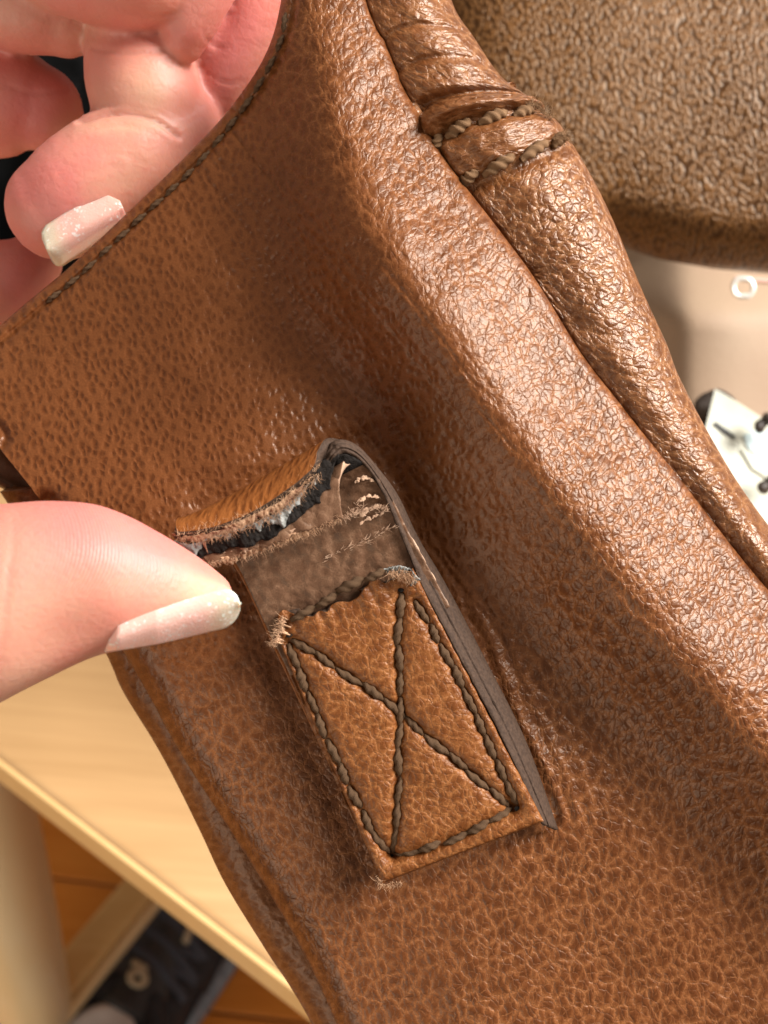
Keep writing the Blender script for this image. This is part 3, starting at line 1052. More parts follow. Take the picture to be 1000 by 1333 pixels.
EP[..., 2] += bul[None, :] + .12 * vn(EP[..., 0] / 9, EP[..., 1] / 9) + .07 * vn(EP[..., 0] / 3.5, EP[..., 1] / 3.5)
grid('painted_edge', Q(EP[..., 0], EP[..., 1], EP[..., 2]), M['edge'], strap, thick=.4)

# dark strip put in as the shade of the gap between the layers
R3_ = arr((474, 604, 7.9), (466, 598, 8.5), (456, 593, 9.0), (446, 592, 9.4), (438, 600, 9.4), (432, 618, 9.2), (429, 636, 9.0))
L3_ = arr((270, 706, 6.0), (252, 697, 8.4), (243, 695, 9.6), (238, 698, 10.3), (240, 704, 10.3), (246, 712, 10.2), (252, 720, 10.0))
loft('gap_shade_strip', R3_, L3_, [M['dark'], M['dark']], bag, .5, nu=70, nv=60, torn=6, jit=lambda x, y, s, u: .2 * vn(x / 9, y / 9))

# torn pale lips: rough lumpy ridges along both tears
def lip(name, pts, r, mat, parent, seed, rough=.6, nl=110, ns=10, flat=.8):
    c = even(pts, nl)
    q = np.random.default_rng(seed)
    sd = q.uniform(0, 50)
    s = np.linspace(0, 1, nl)
    env = (np.sin(np.pi * np.clip(s, .01, .99)) ** .3)
    rr = r * env * np.clip(.72 + rough * vn(s * 9 + sd, s * 0) + rough * .5 * vn(s * 31 + sd, s * 0 + 3), .12, 2.2)
    off = r * .9 * min(rough, .6) / .6 * vn(s * 26 + sd, s * 0 + 8)
    cen = Q(c[:, 0] + off * .3, c[:, 1] + off, c[:, 2])
    tan = np.gradient(cen, axis=0); tan /= np.linalg.norm(tan, axis=1)[:, None]
    z = np.array(ZC)
    sde = np.cross(tan, z); sde /= np.linalg.norm(sde, axis=1)[:, None]
    up_ = np.cross(sde, tan)
    a = np.linspace(0, 2 * np.pi, ns, endpoint=False)
    jr = 1 + .28 * q.uniform(-1, 1, (nl, ns))
    R_ = (rr * .087e-3)[:, None] * jr
    V = cen[:, None, :] + (R_ * np.cos(a))[..., None] * sde[:, None, :] + (R_ * flat * np.sin(a))[..., None] * up_[:, None, :]
    f = grid_faces(nl, ns, True).tolist() + [list(range(ns))[::-1], list(range((nl - 1) * ns, nl * ns))]
    return pymesh(name, V, f, mat, parent)


def ragged(name, pts, width, ang, mat, parent, seed, sink=.5, gaps=0.0, nl=220, nc=9, thick=.16, hf=1.0, amp=1.0):
    """thin torn sheet: smooth inner edge on pts, jagged outer edge in direction ang (degrees, photo plane)"""
    c = even(pts, nl)
    s_ = np.linspace(0, 1, nl)
    z0 = s_ * 0
    w = .62 + amp * (.42 * vn(s_ * 7 + seed, z0) + .34 * vn(s_ * 21 + seed, z0 + 4)) + hf * (.26 * vn(s_ * 60 + seed, z0 + 7) + .18 * vn(s_ * 140 + seed, z0 + 2)) - gaps
    w = width * np.clip(w, .03, 1.6) * np.clip(np.sin(np.pi * np.clip(s_, .01, .99)) * 5, .15, 1)
    k = np.linspace(0, 1, nc)[None, :]
    dx, dy = math.cos(math.radians(ang)), math.sin(math.radians(ang))
    wig = .9 * vn(s_ * 33 + seed, z0 + 11)[:, None]
    X = c[:, None, 0] + w[:, None] * k * dx + wig * k
    Y = c[:, None, 1] + w[:, None] * k * dy + wig * k * .6
    H_ = c[:, None, 2] - sink * k ** 1.6 + .22 * k * vn(s_ * 26 + seed, z0 + 3)[:, None] + .10 * vn(X / 3.2, Y / 3.2)
    return grid(name, Q(X, Y, H_), mat, parent, thick=thick)


TE = arr((224, 696, 11.2), (248, 699, 11.3), (272, 692, 11.3), (300, 684, 11.2), (330, 671, 11.0), (358, 658, 10.8), (376, 644, 10.6), (394, 627, 10.3), (416, 606, 10.1))
sh_ = lambda pts, dx, dy, dh: [p_ + np.array([dx, dy, dh]) for p_ in pts]
ragged('torn_edge', sh_(TE, 0, -1, .10), 13, 74, M['fibre'], strap, 3.1, .55)
ragged('torn_edge', sh_(TE, 1, 1, -.12), 17, 70, M['fibre2'], strap, 8.7, .7)
ragged('glue_layer', sh_(TE, 3, 9, -.10), 22, 68, M['glue'], strap, 15.3, .35, .10, hf=.3)
ragged('tear_shade', sh_(TE, 4, 9, -.35), 30, 66, M['dark'], strap, 23.9, .50, -.15, hf=.04, amp=.3)  # black sheet put in for the shadow inside the tear
LP = arr((258, 729, 10.2), (290, 725, 10.0), (320, 717, 9.7), (350, 706, 9.4), (382, 694, 9.2), (412, 683, 8.9), (444, 671, 8.5))
ragged('torn_lip', sh_(LP, 0, 0, .05), 11, 72, M['fibre'], inner, 31.2, .6)
ragged('torn_lip', sh_(LP, 0, -5, .10), 8, 70, M['scuff'], inner, 36.8, .2, .15)


# loose fibres, too many and fine to count
def fibres(name, lines, parent, mat, width=.07):
    parts = []
    for pts, nper, lmin, lmax, dirs, *spr in lines:
        spr = spr[0] if spr else 45
        c = even(pts, 200)
        for _ in range(nper):
            p = c[rng.integers(0, 200)] + np.array([rng.normal(0, 2.2), rng.normal(0, 2.2), rng.normal(.2, .25)])
            dl_ = rng.uniform(lmin, lmax)
            an = math.radians(dirs + rng.normal(0, spr))
            n_ = 6
            k = np.linspace(0, 1, n_)
            bend = rng.normal(0, .9)
            x = p[0] + dl_ * (k * math.cos(an) - bend * k ** 2 * math.sin(an) * .5)
            y = p[1] + dl_ * (k * math.sin(an) + bend * k ** 2 * math.cos(an) * .5)
            h = p[2] + rng.uniform(-.2, .7) * k * dl_ * .05
            cen = Q(x, y, h)
            tan = np.gradient(cen, axis=0); tan /= np.linalg.norm(tan, axis=1)[:, None] + 1e-12
            sd = np.cross(tan, np.array(ZC)); sd /= np.linalg.norm(sd, axis=1)[:, None] + 1e-12
            upv = np.cross(sd, tan)
            a = np.linspace(0, 2 * np.pi, 3, endpoint=False)
            rr = width * .001 * .5 * (1 - .75 * k)
            V = (cen[:, None, :] + rr[:, None, None] * (np.cos(a)[None, :, None] * sd[:, None, :] + np.sin(a)[None, :, None] * upv[:, None, :])).reshape(-1, 3)
            parts.append((V, grid_faces(n_, 3, True).tolist()))
    v, f = join_geo(parts)
    return tag(pymesh(name, v, f, mat, parent), kind='stuff')


fibres('torn_fibres', [
    (arr((228, 697, 11.5), (272, 690, 11.5), (330, 671, 11.2), (376, 645, 10.8), (414, 606, 10.3)), 260, 4, 12, -70),
    (arr((228, 699, 11.3), (272, 698, 11.3), (330, 680, 11.0), (376, 655, 10.6), (414, 616, 10.1)), 420, 4, 12, 85)], strap, M['fibre'], .06)
fibres('lip_fibres', [(arr((265, 735, 10.4), (320, 723, 9.9), (382, 700, 9.4), (444, 674, 8.7)), 260, 3, 9, 75)], inner, M['fibre'], .055)
# scuffs on the underside: flattened torn fibre patches
for k, (pts, r) in enumerate([
        (arr((420, 732, 2.95), (450, 716, 3.2), (480, 703, 3.5), (512, 685, 3.9)), 2.6),
        (arr((440, 728, 3.0), (462, 716, 3.2), (486, 706, 3.5)), 1.5),
        (arr((462, 672, 5.4), (478, 664, 5.3), (490, 660, 5.2), (502, 658, 5.0)), 3.2),
        (arr((468, 682, 4.9), (484, 674, 4.8), (500, 668, 4.6)), 2.2),
        (arr((462, 628, 7.0), (474, 622, 7.0), (488, 626, 6.4)), 2.2),
        (arr((466, 652, 6.2), (482, 646, 5.9), (496, 648, 5.5)), 2.0)]):
    lip('scuff', [p_ - np.array([0, 0, .12]) for p_ in pts], r * .9, M['scuff'], inner, 40 + k, .8, 60, 10, .28)
fibres('scuff_fibres', [
    (arr((420, 731, 3.1), (450, 714, 3.4), (480, 702, 3.6), (514, 684, 4.0)), 110, 3, 8, -27, 14),
    (arr((458, 668, 5.7), (474, 664, 5.5), (490, 662, 5.2), (504, 664, 4.9)), 80, 3, 8, -27, 16),
    (arr((446, 676, 8.3), (460, 664, 7.0), (470, 652, 6.4)), 40, 3, 9, 20)], inner, M['scuff'], .09)

# sewn patch on top of the strap end
PA = np.array([(371, 799), (353, 836), (400, 938), (448, 1040), (498, 1150)], float)
PB = np.array([(512, 741), (549, 768), (600, 860), (652, 957), (708, 1070)], float)
nv, nu = 150, 110
a, b = curve(PA, nv), curve(PB, nv)
# straight sides
s = np.linspace(0, 1, nv)[:, None]
a = (1 - s) * np.array([358, 822]) + s * np.array([497, 1150]); b = (1 - s) * np.array([537, 738]) + s * np.array([708, 1069])
u = np.linspace(0, 1, nu)
PX = a[:, None, 0] * (1 - u) + b[:, None, 0] * u
PY = a[:, None, 1] * (1 - u) + b[:, None, 1] * u
# ragged torn top edge
topk = np.clip(1 - s / .16, 0, 1) ** 1.5
rag = 8 * vn(u * 7 + 4, u * 0) + 4 * vn(u * 19, u * 0 + 2) + 13 * np.exp(-((u - .10) / .07) ** 2) * -1 + 10 * np.exp(-((u - .0) / .05) ** 2)
PX = PX + topk * rag[None, :] * -A_S[0] * -1 * -1
PY = PY + topk * rag[None, :] * -A_S[1]
LINES = {
    'left': [(374, 838), (398, 892), (425, 960), (455, 1022), (484, 1080), (506, 1110)],
    'vertical': [(522, 772), (518, 842), (521, 912), (519, 985), (517, 1050), (511, 1112)],
    'diagonal': [(378, 832), (420, 856), (462, 886), (510, 918), (560, 962), (612, 1006), (664, 1050)],
    'right': [(541, 782), (562, 818), (586, 862), (611, 912), (634, 964), (656, 1012), (672, 1048)],
    'bottom': [(512, 1114), (548, 1108), (590, 1092), (632, 1072), (668, 1052)],
    'top': [(378, 806), (408, 790), (438, 772), (470, 755), (505, 742)],
}
hp = 4.05 + .10 * vn(PX / 40, PY / 40) + .06 * vn(PX / 17, PY / 17)
edge = np.minimum(np.minimum(u[None, :] * 210, (1 - u[None, :]) * 210), (1 - s) * 350)
hp = hp - .55 * (1 - quarter(edge / 12))
hp = hp + .10 * sst(.1, .5, s) * np.sin(u * np.pi)[None, :]
for k, q in LINES.items():
    if k == 'top': continue
    dq = dist_poly(PX, PY, curve(q, 220))
    hp = hp - .60 * np.exp(-(dq / 5.5) ** 2) - .28 * np.exp(-(dq / 14) ** 2)
    # puckers either side of each thread
puck = np.sin((PX * A_S[0] + PY * A_S[1]) / 24 * 2 * np.pi) * .05
hp = hp + puck * np.exp(-edge / 26)
hp = hp + .5 * topk * np.abs(vn(u * 11, u * 0 + 7))[None, :]
patch = grid('strap_patch', Q(PX, PY, hp), [M['patch'], M['edge']], bag, uv=np.stack([PX, PY], -1) * .087, attrs={'gmix': np.full(PX.shape, .8)}, thick=1.5, flip=True, rim=1)


def patch_h(x, y):
    i = np.argmin((PX - x) ** 2 + (PY - y) ** 2)
    return float(hp.ravel()[i])


for k, q in LINES.items():
    c = even(q, 300)
    tot = np.sum(np.hypot(*np.diff(c, axis=0).T))
    ns = max(3, round(tot / (33 if k != 'diagonal' else 37)))
    for i in range(ns):
        g0, g1 = i / ns, (i + 1) / ns
        p0 = c[int(g0 * 299)]
        p1 = c[int(min(g1 * 299 + 1, 299))]
        j = rng.uniform(-2.2, 2.2, 4)
        side = 2.2 if i % 2 else -1.2
        top_ = k == 'top'
        ha = patch_h(*p0) + (.70 if top_ else .40)
        hb = patch_h(*p1) + (.65 if top_ else .34)
        stitch(ME_ST, (p0[0] + j[0] + side, p0[1] + j[1], ha), (p1[0] + j[2] - side, p1[1] + j[3], hb), (.84 if not top_ else 1.05) * rng.uniform(.85, 1.15), patch)
# dark needle holes at the corners of the stitching
for x, y, r in [(511, 1115, 4.5), (674, 1053, 4.5), (376, 826, 5), (522, 768, 4), (519, 928, 4)]:
    t_ = np.linspace(0, 2 * np.pi, 14, endpoint=False)
    h0 = patch_h(x, y) + .12
    V = np.concatenate([Q(x + r * np.cos(t_), y + r * np.sin(t_) * .8, h0 + .05), Q(x + r * .5 * np.cos(t_), y + r * .4 * np.sin(t_), h0 + .10)])
    f = [[i, (i + 1) % 14, 14 + (i + 1) % 14, 14 + i] for i in range(14)] + [list(range(14, 28))]
    pymesh('needle_hole', V, f, M['dark'], patch)
# frayed corners
fibres('frayed_corners', [(arr((356, 838, 4.4), (362, 826, 4.6), (370, 806, 4.9)), 120, 4, 12, 160),
                          (arr((506, 745, 4.8), (520, 746, 4.9), (538, 752, 4.6)), 150, 4, 13, 60),
                          (arr((490, 1140, 3.6), (500, 1152, 3.4), (520, 1148, 3.4)), 70, 3, 8, 80)], patch, M['fibre'], .09)
ragged('torn_corner', arr((350, 840, 4.2), (358, 832, 4.5), (364, 818, 4.8), (368, 802, 5.0)), 12, 20, M['fibre'], patch, 6.1, .4, 0, 90)
ragged('torn_corner', arr((500, 742, 5.0), (516, 737, 5.2), (532, 740, 5.0), (546, 755, 4.6)), 13, 110, M['glue'], patch, 4.4, .5, .1, 90)

fibres('frayed_thread', [([np.array(on_fold(.30, 34, .9)), np.array(on_fold(.42, 26, .9)), np.array(on_fold(.6, 22, .7))], 90, 6, 20, -55),
                         ([np.array(on_fold(.92, 40, .7)), np.array(on_fold(.95, 28, .7)), np.array(on_fold(.9, 20, .7))], 80, 5, 16, -20)], kp, M['thread_old'], .10)

# ------------------------------------------------------------------ things behind the bag, right
pr_ = root('backing_flap', Qd(820, 330, .20), 'dark brown embossed leather panel behind the rolled edge, upper right', 'flap')
nr, nc = 90, 110
U, Vv = np.meshgrid(np.linspace(0, 1, nc), np.linspace(0, 1, nr))
bx = np.linspace(430, 1220, nc)
by = np.interp(bx, [430, 800, 860, 930, 1000, 1220], [260, 318, 338, 350, 356, 380])
PX = np.broadcast_to(bx, (nr, nc))
PY = -140 + (by[None, :] + 140) * Vv
dep = .190 + .004 * np.sin(U * 4) + .018 * (1 - quarter((1 - Vv) / .16)) + .012 * U + .02 * (1 - quarter((PX - 560) / 230)) - .006 * np.sin(Vv * 3)
dep = dep + .0006 * vn(PX / 90, PY / 90)
grid('face', Qd(PX, PY, dep), M['back'], pr_, uv=np.stack([PX, PY], -1) * .135, attrs={'gmix': np.full(PX.shape, 1.5)}, thick=2.0, flip=True)

lr = root('bag_lining', Qd(900, 480, .30), 'smooth taupe lining sheet below the dark leather panel', 'lining')
PX, PY = np.meshgrid(np.linspace(560, 1320, 80), np.linspace(240, 900, 70))
dep = .265 + .03 * sst(420, 300, PY) - .012 * np.exp(-((PX - 930) / 120) ** 2) + .03 * sst(900, 760, PX) + .0015 * vn(PX / 110, PY / 110)
grid('sheet', Qd(PX, PY, dep), M['taupe'], lr, thick=1.5, flip=True)

# small clear loop hanging from a pink cord
rg = root('metal_loop', Qd(968, 376, .235), 'small pale metal loop under the dark leather panel edge', 'loop')
a = np.linspace(0, 2 * np.pi, 36, endpoint=False)
q = np.linspace(0, 2 * np.pi, 10, endpoint=False)
V = []
for t in a:
    cx, cy = 968 + 13 * np.sign(np.cos(t)) * abs(np.cos(t)) ** .7, 374 + 11.5 * np.sin(t)
    V.append(Qd(cx + 3.2 * np.cos(q) * np.cos(t), cy + 3.2 * np.cos(q) * np.sin(t), .235 - .0007 * np.sin(q)))
V.append(V[0])
pymesh('ring', np.stack(V), grid_faces(37, 10, True), M['steel'], rg)
V = Qd(*(np.array([[958, 383], [980, 383], [976, 389], [963, 389]]).T), .2345)
V2 = Qd(*(np.array([[958, 383], [980, 383], [976, 389], [963, 389]]).T), .2365)
pymesh('drop', np.concatenate([V, V2]), [[0, 1, 2, 3], [7, 6, 5, 4], [0, 4, 5, 1], [1, 5, 6, 2], [2, 6, 7, 3], [3, 7, 4, 0]], M['steel'], rg)
c = curve([(958, 362), (985, 365), (1020, 368), (1080, 372)], 20)
V = np.stack([Qd(c[:, 0], c[:, 1] + 3.5 * np.cos(t), .236 - .0008 * np.sin(t)) for t in q], 1)
tag(pymesh('cord', V, grid_faces(20, 10, True), M['pink'], None), 'pale pink cord running right from the small metal loop', 'cord')

# printed card and the odds and ends on it
cd = root('paper_card', Qd(950, 600, .225), 'white printed card with a short black stroke, right edge behind the bag', 'card')


def flat(name, poly, d0, mat, parent, thick=.0005, tilt=0.0):
    p = np.array(poly, float)
    d = d0 + tilt * (p[:, 0] - 950)
    n = len(p)
    V = np.concatenate([Qd(p[:, 0], p[:, 1], d), Qd(p[:, 0], p[:, 1], d + thick)])
    f = [list(range(n))[::-1], list(range(n, 2 * n))] + [[i, (i + 1) % n, n + (i + 1) % n, n + i] for i in range(n)]
    return pymesh(name, V, f, mat, parent, smooth=False)


TL = .00008
sheet = flat('card_sheet', [(931, 506), (960, 523), (998, 548), (1060, 590), (1075, 760), (930, 640), (918, 560)], .225, M['paper'], cd, tilt=TL)
flat('printed_stroke', [(929, 552), (932, 549), (945, 558), (957, 567), (957, 572), (943, 564)], .2245, M['ink'], sheet, .0003, TL)
flat('printed_stroke', [(979, 597), (983, 596), (995, 603), (993, 607)], .2245, M['ink'], sheet, .0003, TL)
flat('printed_block', [(968, 566), (984, 560), (1002, 563), (1040, 580), (1040, 625), (1004, 612), (986, 592), (974, 584)], .2245, M['ink_blue'], sheet, .0003, TL)
flat('printed_block', [(965, 584), (985, 592), (1010, 616), (1005, 626), (980, 610)], .2242, M['paper'], sheet, .0003, TL)


def lump(name, pts, r, d0, mat, label, cat):
    q = np.linspace(0, 2 * np.pi, 14, endpoint=False)
    c = curve(pts, 20)
    k = np.linspace(0, 1, 20)
    rr = r * (np.sin(np.pi * np.clip(k, .02, .98)) ** .4) * (1 + .25 * np.sin(k * 13))
    V = np.stack([Qd(c[:, 0] + rr * np.cos(t) * .6, c[:, 1] + rr * np.cos(t) * .7, d0 - rr * .00019 * np.sin(t)) for t in q], 1)
    f = grid_faces(20, 14, True).tolist() + [list(range(14))[::-1], list(range(19 * 14, 20 * 14))]
    return tag(pymesh(name, V, f, mat), label, cat)


lump('dark_tassel', [(984, 562), (994, 550), (1008, 545), (1040, 548)], 10, .221, M['darkbrown'], 'dark brown tuft on the upper right corner of the white card', 'tuft')
lump('twisted_cord', [(988, 640), (1000, 630), (1020, 618), (1050, 610)], 11, .221, M['darkbrown'], 'dark brown cord end on the lower right of the white card', 'cord')
flat_o = flat('card_shadow_slab', [(902, 522), (916, 512), (936, 504), (960, 520), (960, 640), (930, 640), (905, 560)], .2285, M['darkbrown'], None, .006)  # dark slab put in for the shadow left of the card
tag(bevel(flat_o, .0015), 'dark slab added for the shadow behind the white card', 'slab')

# black sheet put in for the shadow behind the upper hand
PX, PY = np.meshgrid(np.linspace(-260, 520, 60), np.linspace(-220, 420, 60))
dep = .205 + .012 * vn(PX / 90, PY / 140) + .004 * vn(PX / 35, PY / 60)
tag(grid('hand_gap_sheet', Qd(PX, PY, dep), M['hand_gap'], None, thick=2.0, flip=True), 'black sheet added for shadow in the gaps between the fingers, upper left', 'cloth')

# ------------------------------------------------------------------ lower hand: thumb pinching the strap
lh = root('person_hand', Q(-120, 800, 8), 'hand reaching in from the left, thumb with pale pearly nail pinching the torn strap', 'hand')
xs_ = np.array([-330, -200, -90, 0, 60, 120, 165, 205, 240, 265, 284, 296, 302])
tp_ = np.array([690, 672, 660, 656, 652, 656, 671, 692, 713, 730, 745, 756, 768])
bt_ = np.array([1100, 1030, 965, 915, 884, 856, 845, 836, 826, 816, 803, 790, 772])
nx = 130
xx = np.interp(np.linspace(0, 1, nx) ** .9, np.linspace(0, 1, 200), np.linspace(-330, 302, 200))
sm = lambda x, a, b: np.interp(x, a, b)
k_ = curve(np.stack([xs_, tp_, bt_], -1), 400)
tp = np.interp(xx, k_[:, 0], k_[:, 1]); bt = np.interp(xx, k_[:, 0], k_[:, 2])
cy = (tp + bt) / 2
ry = (bt - tp) / 2
hc = np.interp(xx, [-330, 0, 150, 250, 302], [15, 17.0, 16.0, 13.6, 12.6])
rz = ry * .087 * np.interp(xx, [-330, 60, 200, 302], [.78, .80, .86, .95])
ker = np.hanning(27); ker /= ker.sum()
smo = lambda z: np.convolve(np.pad(z, 13, mode='edge'), ker, 'valid')
hc, rz = smo(hc), smo(rz)
ns = 72
tht = np.linspace(0, 2 * np.pi, ns, endpoint=False)
cs, sn = np.cos(tht), np.sin(tht)
PXt = np.broadcast_to(xx[:, None], (nx, ns)).copy()
# squarer section so the pad stays full
sq = lambda v, p: np.sign(v) * np.abs(v) ** p
PYt = cy[:, None] - ry[:, None] * sq(sn, .92)[None, :]
Ht = hc[:, None] + rz[:, None] * sq(cs, .92)[None, :]
# soft hollow between pad bulge and nail wall, and joint folds
up_side = np.exp(-((tht - .55) / .5) ** 2)
hol = np.exp(-((xx - 70) / 60) ** 2)[:, None] * np.exp(-((((tht + np.pi) % (2 * np.pi)) - np.pi + .55) / .45) ** 2)[None, :]
Ht = Ht - .9 * hol
for cx_ in (-38, -62, 8):
    Ht = Ht - .10 * np.exp(-((PXt - cx_ - 16 * sn[None, :]) / 4.5) ** 2) * np.clip(cs, 0, 1)[None, :]
V = Q(PXt, PYt, Ht)
fcs = grid_faces(nx, ns, True)
tip_c, base_c = V[-1].mean(0), V[0].mean(0)
Vall = np.concatenate([V.reshape(-1, 3), [tip_c, base_c]])
fl_ = fcs.tolist() + [[(nx - 1) * ns + (i + 1) % ns, nx * ns, (nx - 1) * ns + i][::-1] for i in range(ns)] + [[(i + 1) % ns, nx * ns + 1, i] for i in range(ns)]
ang_s = np.broadcast_to(sn[None, :], (nx, ns))
flush = np.clip(sst(-.1, .8, ang_s) * np.exp(-((PXt - 165) / 105) ** 2) + .5 * np.exp(-((PXt - 120) / 130) ** 2) * sst(-.5, .3, ang_s), 0, 1)
pale = np.clip(np.exp(-((PXt - 275) / 34) ** 2) * sst(.75, .1, ang_s) + .40 * np.exp(-((PYt - 905) / 60) ** 2) * sst(120, 20, PXt), 0, 1)
ridge = np.exp(-((PXt - 150) / 75) ** 2) * sst(-.35, .1, ang_s) * sst(-.3, .3, cs[None, :] + 0 * ang_s)
pad_ = lambda z: np.r_[z.ravel(), z.ravel()[-1], z.ravel()[0]]
uvt = np.stack([(PXt + .55 * (PYt - 700) + 60 * ang_s ** 2) * .087 * 1.0, PYt * .087 * .4], -1).reshape(-1, 2)
uvt = np.concatenate([uvt, uvt[-1:], uvt[:1]])
# forefinger behind the strap, mostly hidden by the thumb; it runs into the same hand out of frame
fv, ff_ = tube([(-330, 880, 2, 110), (-180, 820, 1.5, 80), (-60, 770, 2.0, 66), (60, 742, 4.6, 52), (150, 735, 5.6, 44), (215, 738, 5.8, 34)], 24, 40)
n0 = len(Vall)
Vall = np.concatenate([Vall, fv])
fl_ = fl_ + [[i + n0 for i in q] for q in ff_]
ext = lambda z: np.r_[pad_(z), np.zeros(len(fv))]
uvt = np.concatenate([uvt, np.zeros((len(fv), 2))])
thumb = pymesh('hand_skin', Vall, fl_, M['skin_pad'], lh, uv=uvt, attrs={'flush': ext(flush), 'pale': ext(pale), 'ridge': ext(ridge)})

# nail plate: curved across, lying on the thumb's lower front, longer than the fingertip
nu, nv = 70, 30
uu = np.linspace(0, 1, nu)
vv = np.linspace(0, 1, nv)
xn = 132 + (313 - 132) * uu
uu = uu ** .8
xn = 132 + (313 - 132) * uu
ytop = np.interp(uu, [0, .04, .12, .3, .55, .8, .90, .95, .98, 1.0], [842, 828, 814, 800, 784, 770, 766.5, 765, 765, 765])
ybot = np.interp(uu, [0, .06, .2, .4, .6, .8, .90, .95, .98, 1.0], [850, 848, 845, 839, 831, 822, 818, 816, 815, 814])
kq = np.clip((uu - .86) / .14, 0, .985)
midq, hwq = (ytop + ybot) / 2, (ybot - ytop) / 2
rq = (1 - kq ** 2.3) ** .5
ytop, ybot = midq - hwq * rq, midq + hwq * rq
xq = np.minimum(xn, 262)
cyq, ryq, hcq, rzq = (np.interp(xq, xx, z) for z in (cy, ry, hc, rz))
PYn = ytop[:, None] * (1 - vv) + ybot[:, None] * vv
PXn = np.broadcast_to(xn[:, None], PYn.shape)
wob_ = (PYn - ytop[:, None]) / np.maximum(ybot - ytop, 1)[:, None]
htop = np.interp(uu, [0, .05, .12, .4, .7, 1], [17.8, 19.8, 21.0, 20.5, 18.9, 17.6])
Hn = htop[:, None] - (np.interp(uu, [0, .2, .6, 1], [.8, 2.0, 3.4, 2.6])[:, None]) * wob_ ** 2.2 + .35 * np.sin(np.pi * np.clip(wob_, 0, 1))
0 and print('NAIL', [(round(float(x)), round(float(h), 1), round(float(c_), 1), round(float(r_), 1)) for x, h, c_, r_ in zip(xn[::10], htop[::10], hcq[::10], rzq[::10])])
nail = grid('nail', Q(PXn, PYn, Hn), M['nail'], thumb, uv=np.stack(np.broadcast_arrays(uu[:, None], vv[None, :]), -1), thick=.35, flip=False)

# ------------------------------------------------------------------ upper hand: curled fingers behind the bag edge
uh = root('person_hand', Q(60, 40, -12), 'hand with curled fingers gripping the stitched bag edge, upper left', 'hand')
HB = -9.0


def htube(p, *a):
    return tube([(q[0], q[1], q[2] + HB, q[3]) for q in p], *a)


geo = [
    # forefinger: middle joint, then fingertip turning down-left
    htube([(200, -60, -11, 60), (188, 20, -8.5, 66), (184, 90, -6.8, 72), (192, 135, -6.2, 72)], 32, 30),
    htube([(222, 168, -9.0, 66), (186, 200, -6.5, 70), (140, 226, -5.6, 72), (104, 252, -5.6, 72), (76, 272, -6.2, 66)], 32, 34),
    # heel of the hand over the top
    htube([(40, -70, 0, 62), (110, -48, 2.2, 70), (180, -40, 2.6, 72), (236, -52, 1.5, 58)], 32, 30),
    htube([(300, -80, 1, 44), (268, -20, .5, 40), (246, 32, -.8, 34), (240, 52, -1.6, 28)], 28, 24),
    # next finger, close along the leather
    htube([(372, -90, -8, 62), (338, -10, -8, 58), (312, 60, -9.5, 52), (286, 120, -11, 42), (270, 150, -12, 30)], 28, 30),
    htube([(300, -60, -7, 50), (284, 10, -7, 44), (268, 60, -8, 38)], 28, 20),
    # upper-left finger
    htube([(-120, -40, -6, 62), (-30, -14, -5, 62), (40, 8, -5, 60), (82, 26, -6, 46)], 28, 26),
    # finger in the middle left
    htube([(-130, 130, -15, 72), (-40, 132, -14, 72), (20, 132, -14, 66), (52, 140, -14.5, 54)], 28, 26),
    # lower-left fingertip under the leather
    htube([(-130, 420, -17, 66), (-40, 385, -16, 62), (20, 358, -16, 50), (44, 340, -17, 36)], 28, 26),
    # palm mass out of the picture tying the fingers together
    htube([(-150, -120, -12, 120), (-140, 60, -20, 130), (-150, 260, -22, 130), (-150, 400, -20, 100)], 28, 26),
    htube([(-160, -150, -10, 100), (80, -170, -10, 110), (330, -170, -10, 100)], 28, 26),
]
vv_, ff_ = join_geo(geo)
hand = pymesh('hand_skin', vv_, ff_, M['skin'], uh)
m = hand.modifiers.new('fuse', 'REMESH'); m.mode = 'VOXEL'; m.voxel_size = .00045; m.use_smooth_shade = True
m = hand.modifiers.new('soften', 'SMOOTH'); m.factor = .5; m.iterations = 9

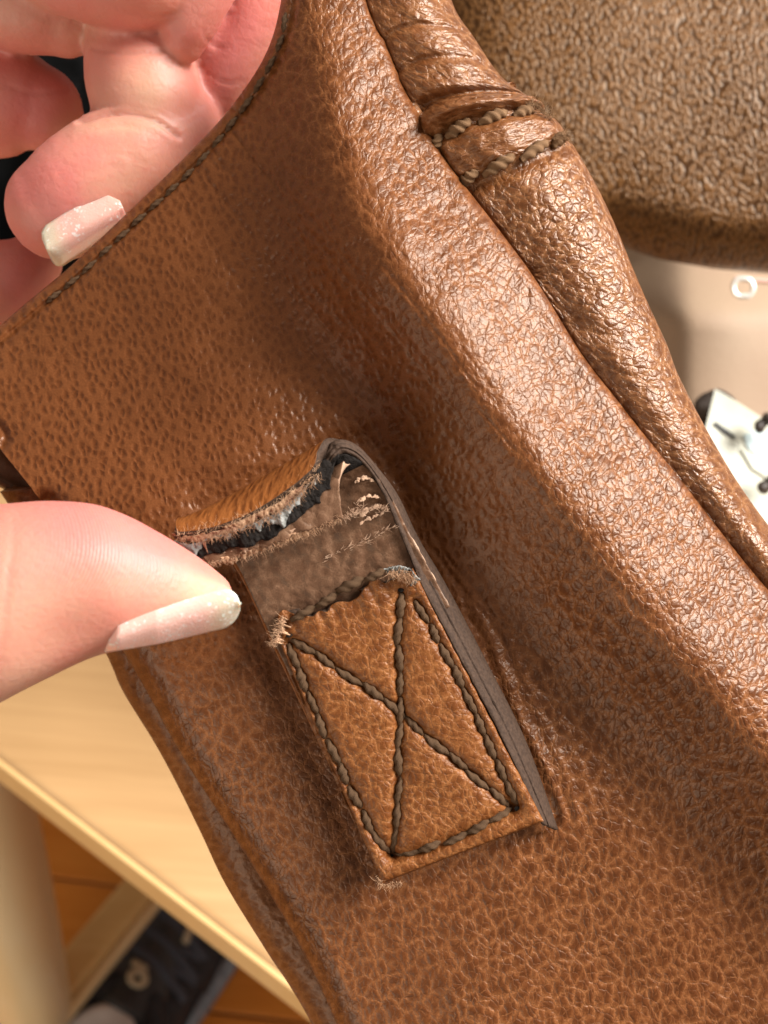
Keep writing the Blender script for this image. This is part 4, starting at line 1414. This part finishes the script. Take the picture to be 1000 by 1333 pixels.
bpy.context.view_layer.update()
dg = bpy.context.evaluated_depsgraph_get()
me = bpy.data.meshes.new_from_object(hand.evaluated_get(dg))
hand.modifiers.clear()
hand.data = me
co = np.empty(len(me.vertices) * 3, np.float32); me.vertices.foreach_get('co', co)
no = np.empty(len(me.vertices) * 3, np.float32); me.vertices.foreach_get('normal', no)
co = co.reshape(-1, 3).astype(float); no = no.reshape(-1, 3)
cc = (co + np.array(origin_of(uh)) - CAMP) @ RN
vx, vy = 500 + F * cc[:, 0] / -cc[:, 2], 666.5 - F * cc[:, 1] / -cc[:, 2]
dsp = np.zeros(len(vx))
for pts, w, amp in [([(104, 158), (135, 150), (170, 148), (205, 158), (232, 178)], 3.0, .40),
                    ([(112, 146), (150, 138), (200, 146), (226, 160)], 2.0, .12), ([(120, 170), (160, 164), (205, 176)], 1.8, .09),
                    ([(118, 62), (160, 70), (215, 66)], 2.4, .15), ([(95, 205), (150, 200), (190, 212)], 1.6, .07), ([(122, 226), (140, 216), (160, 218)], 1.4, .07),
                    ([(8, 110), (40, 122), (86, 118)], 2.2, .12), ([(262, 40), (280, 60), (300, 62)], 2.0, .12), ([(270, 96), (296, 108), (318, 106)], 2.0, .12),
                    ([(30, 28), (60, 40), (96, 38)], 2.0, .10), ([(150, 8), (200, 22), (236, 14)], 2.0, .10)]:
    q_ = curve(pts, 60)
    dd = dist_poly(vx, vy, q_)
    dsp -= amp * np.exp(-(dd / w) ** 2) - .25 * amp * np.exp(-((dd - 2.6 * w) / (1.6 * w)) ** 2)
dsp += .035 * vn(vx / 16, vy / 16) + .03 * vn(vx / 6, vy / 6 + 9)
co = co + no * (dsp * .001)[:, None]
me.vertices.foreach_set('co', co.astype(np.float32).ravel())
fl_at = np.clip(np.exp(-(((vx - 55) / 70) ** 2 + ((vy - 240) / 55) ** 2)) + .8 * np.exp(-(((vx - 20) / 50) ** 2 + ((vy - 370) / 50) ** 2)) + .7 * np.exp(-(((vx - 300) / 40) ** 2 + ((vy - 60) / 80) ** 2)) + .6 * np.exp(-(((vx - 30) / 60) ** 2 + ((vy - 150) / 40) ** 2)) + .25 + .3 * vn(vx / 40, vy / 40), 0, 1)
pl_at = np.clip(.55 * np.exp(-(((vx - 195) / 45) ** 2 + ((vy - 110) / 40) ** 2)) + .5 * np.exp(-(((vx - 160) / 70) ** 2 + ((vy - 165) / 10) ** 2)), 0, 1)
for nm_, ar_ in (('flush', fl_at), ('pale', pl_at)):
    me.attributes.new(nm_, 'FLOAT', 'POINT').data.foreach_set('value', ar_.astype(np.float32))
me.polygons.foreach_set('use_smooth', [True] * len(me.polygons))
me.update()

# its nail, half hidden by the leather
uu = np.linspace(0, 1, 40); vv = np.linspace(-1, 1, 20)
cxn = np.interp(uu, [0, 1], [164, 64]); cyn = np.interp(uu, [0, .5, 1], [272, 294, 326])
hw = np.interp(uu, [0, .1, .5, .9, .97, 1], [12, 24, 29, 29, 25, 16])
PXn = cxn[:, None] + hw[:, None] * vv[None, :] * .40 - 3
PYn = cyn[:, None] + hw[:, None] * vv[None, :] * .92
Hn = np.interp(uu, [0, .5, 1], [.2, .6, .2])[:, None] + HB - 2.2 * (np.clip(vv, -.3, 1)[None, :] + .3) ** 2 - .4 * (vv[None, :] < 0) * vv[None, :] ** 2
grid('nail', Q(PXn, PYn, Hn), M['nail'], hand, uv=np.stack(np.broadcast_arrays(uu[:, None], vv[None, :] * .5 + .5), -1), thick=.5, flip=True)
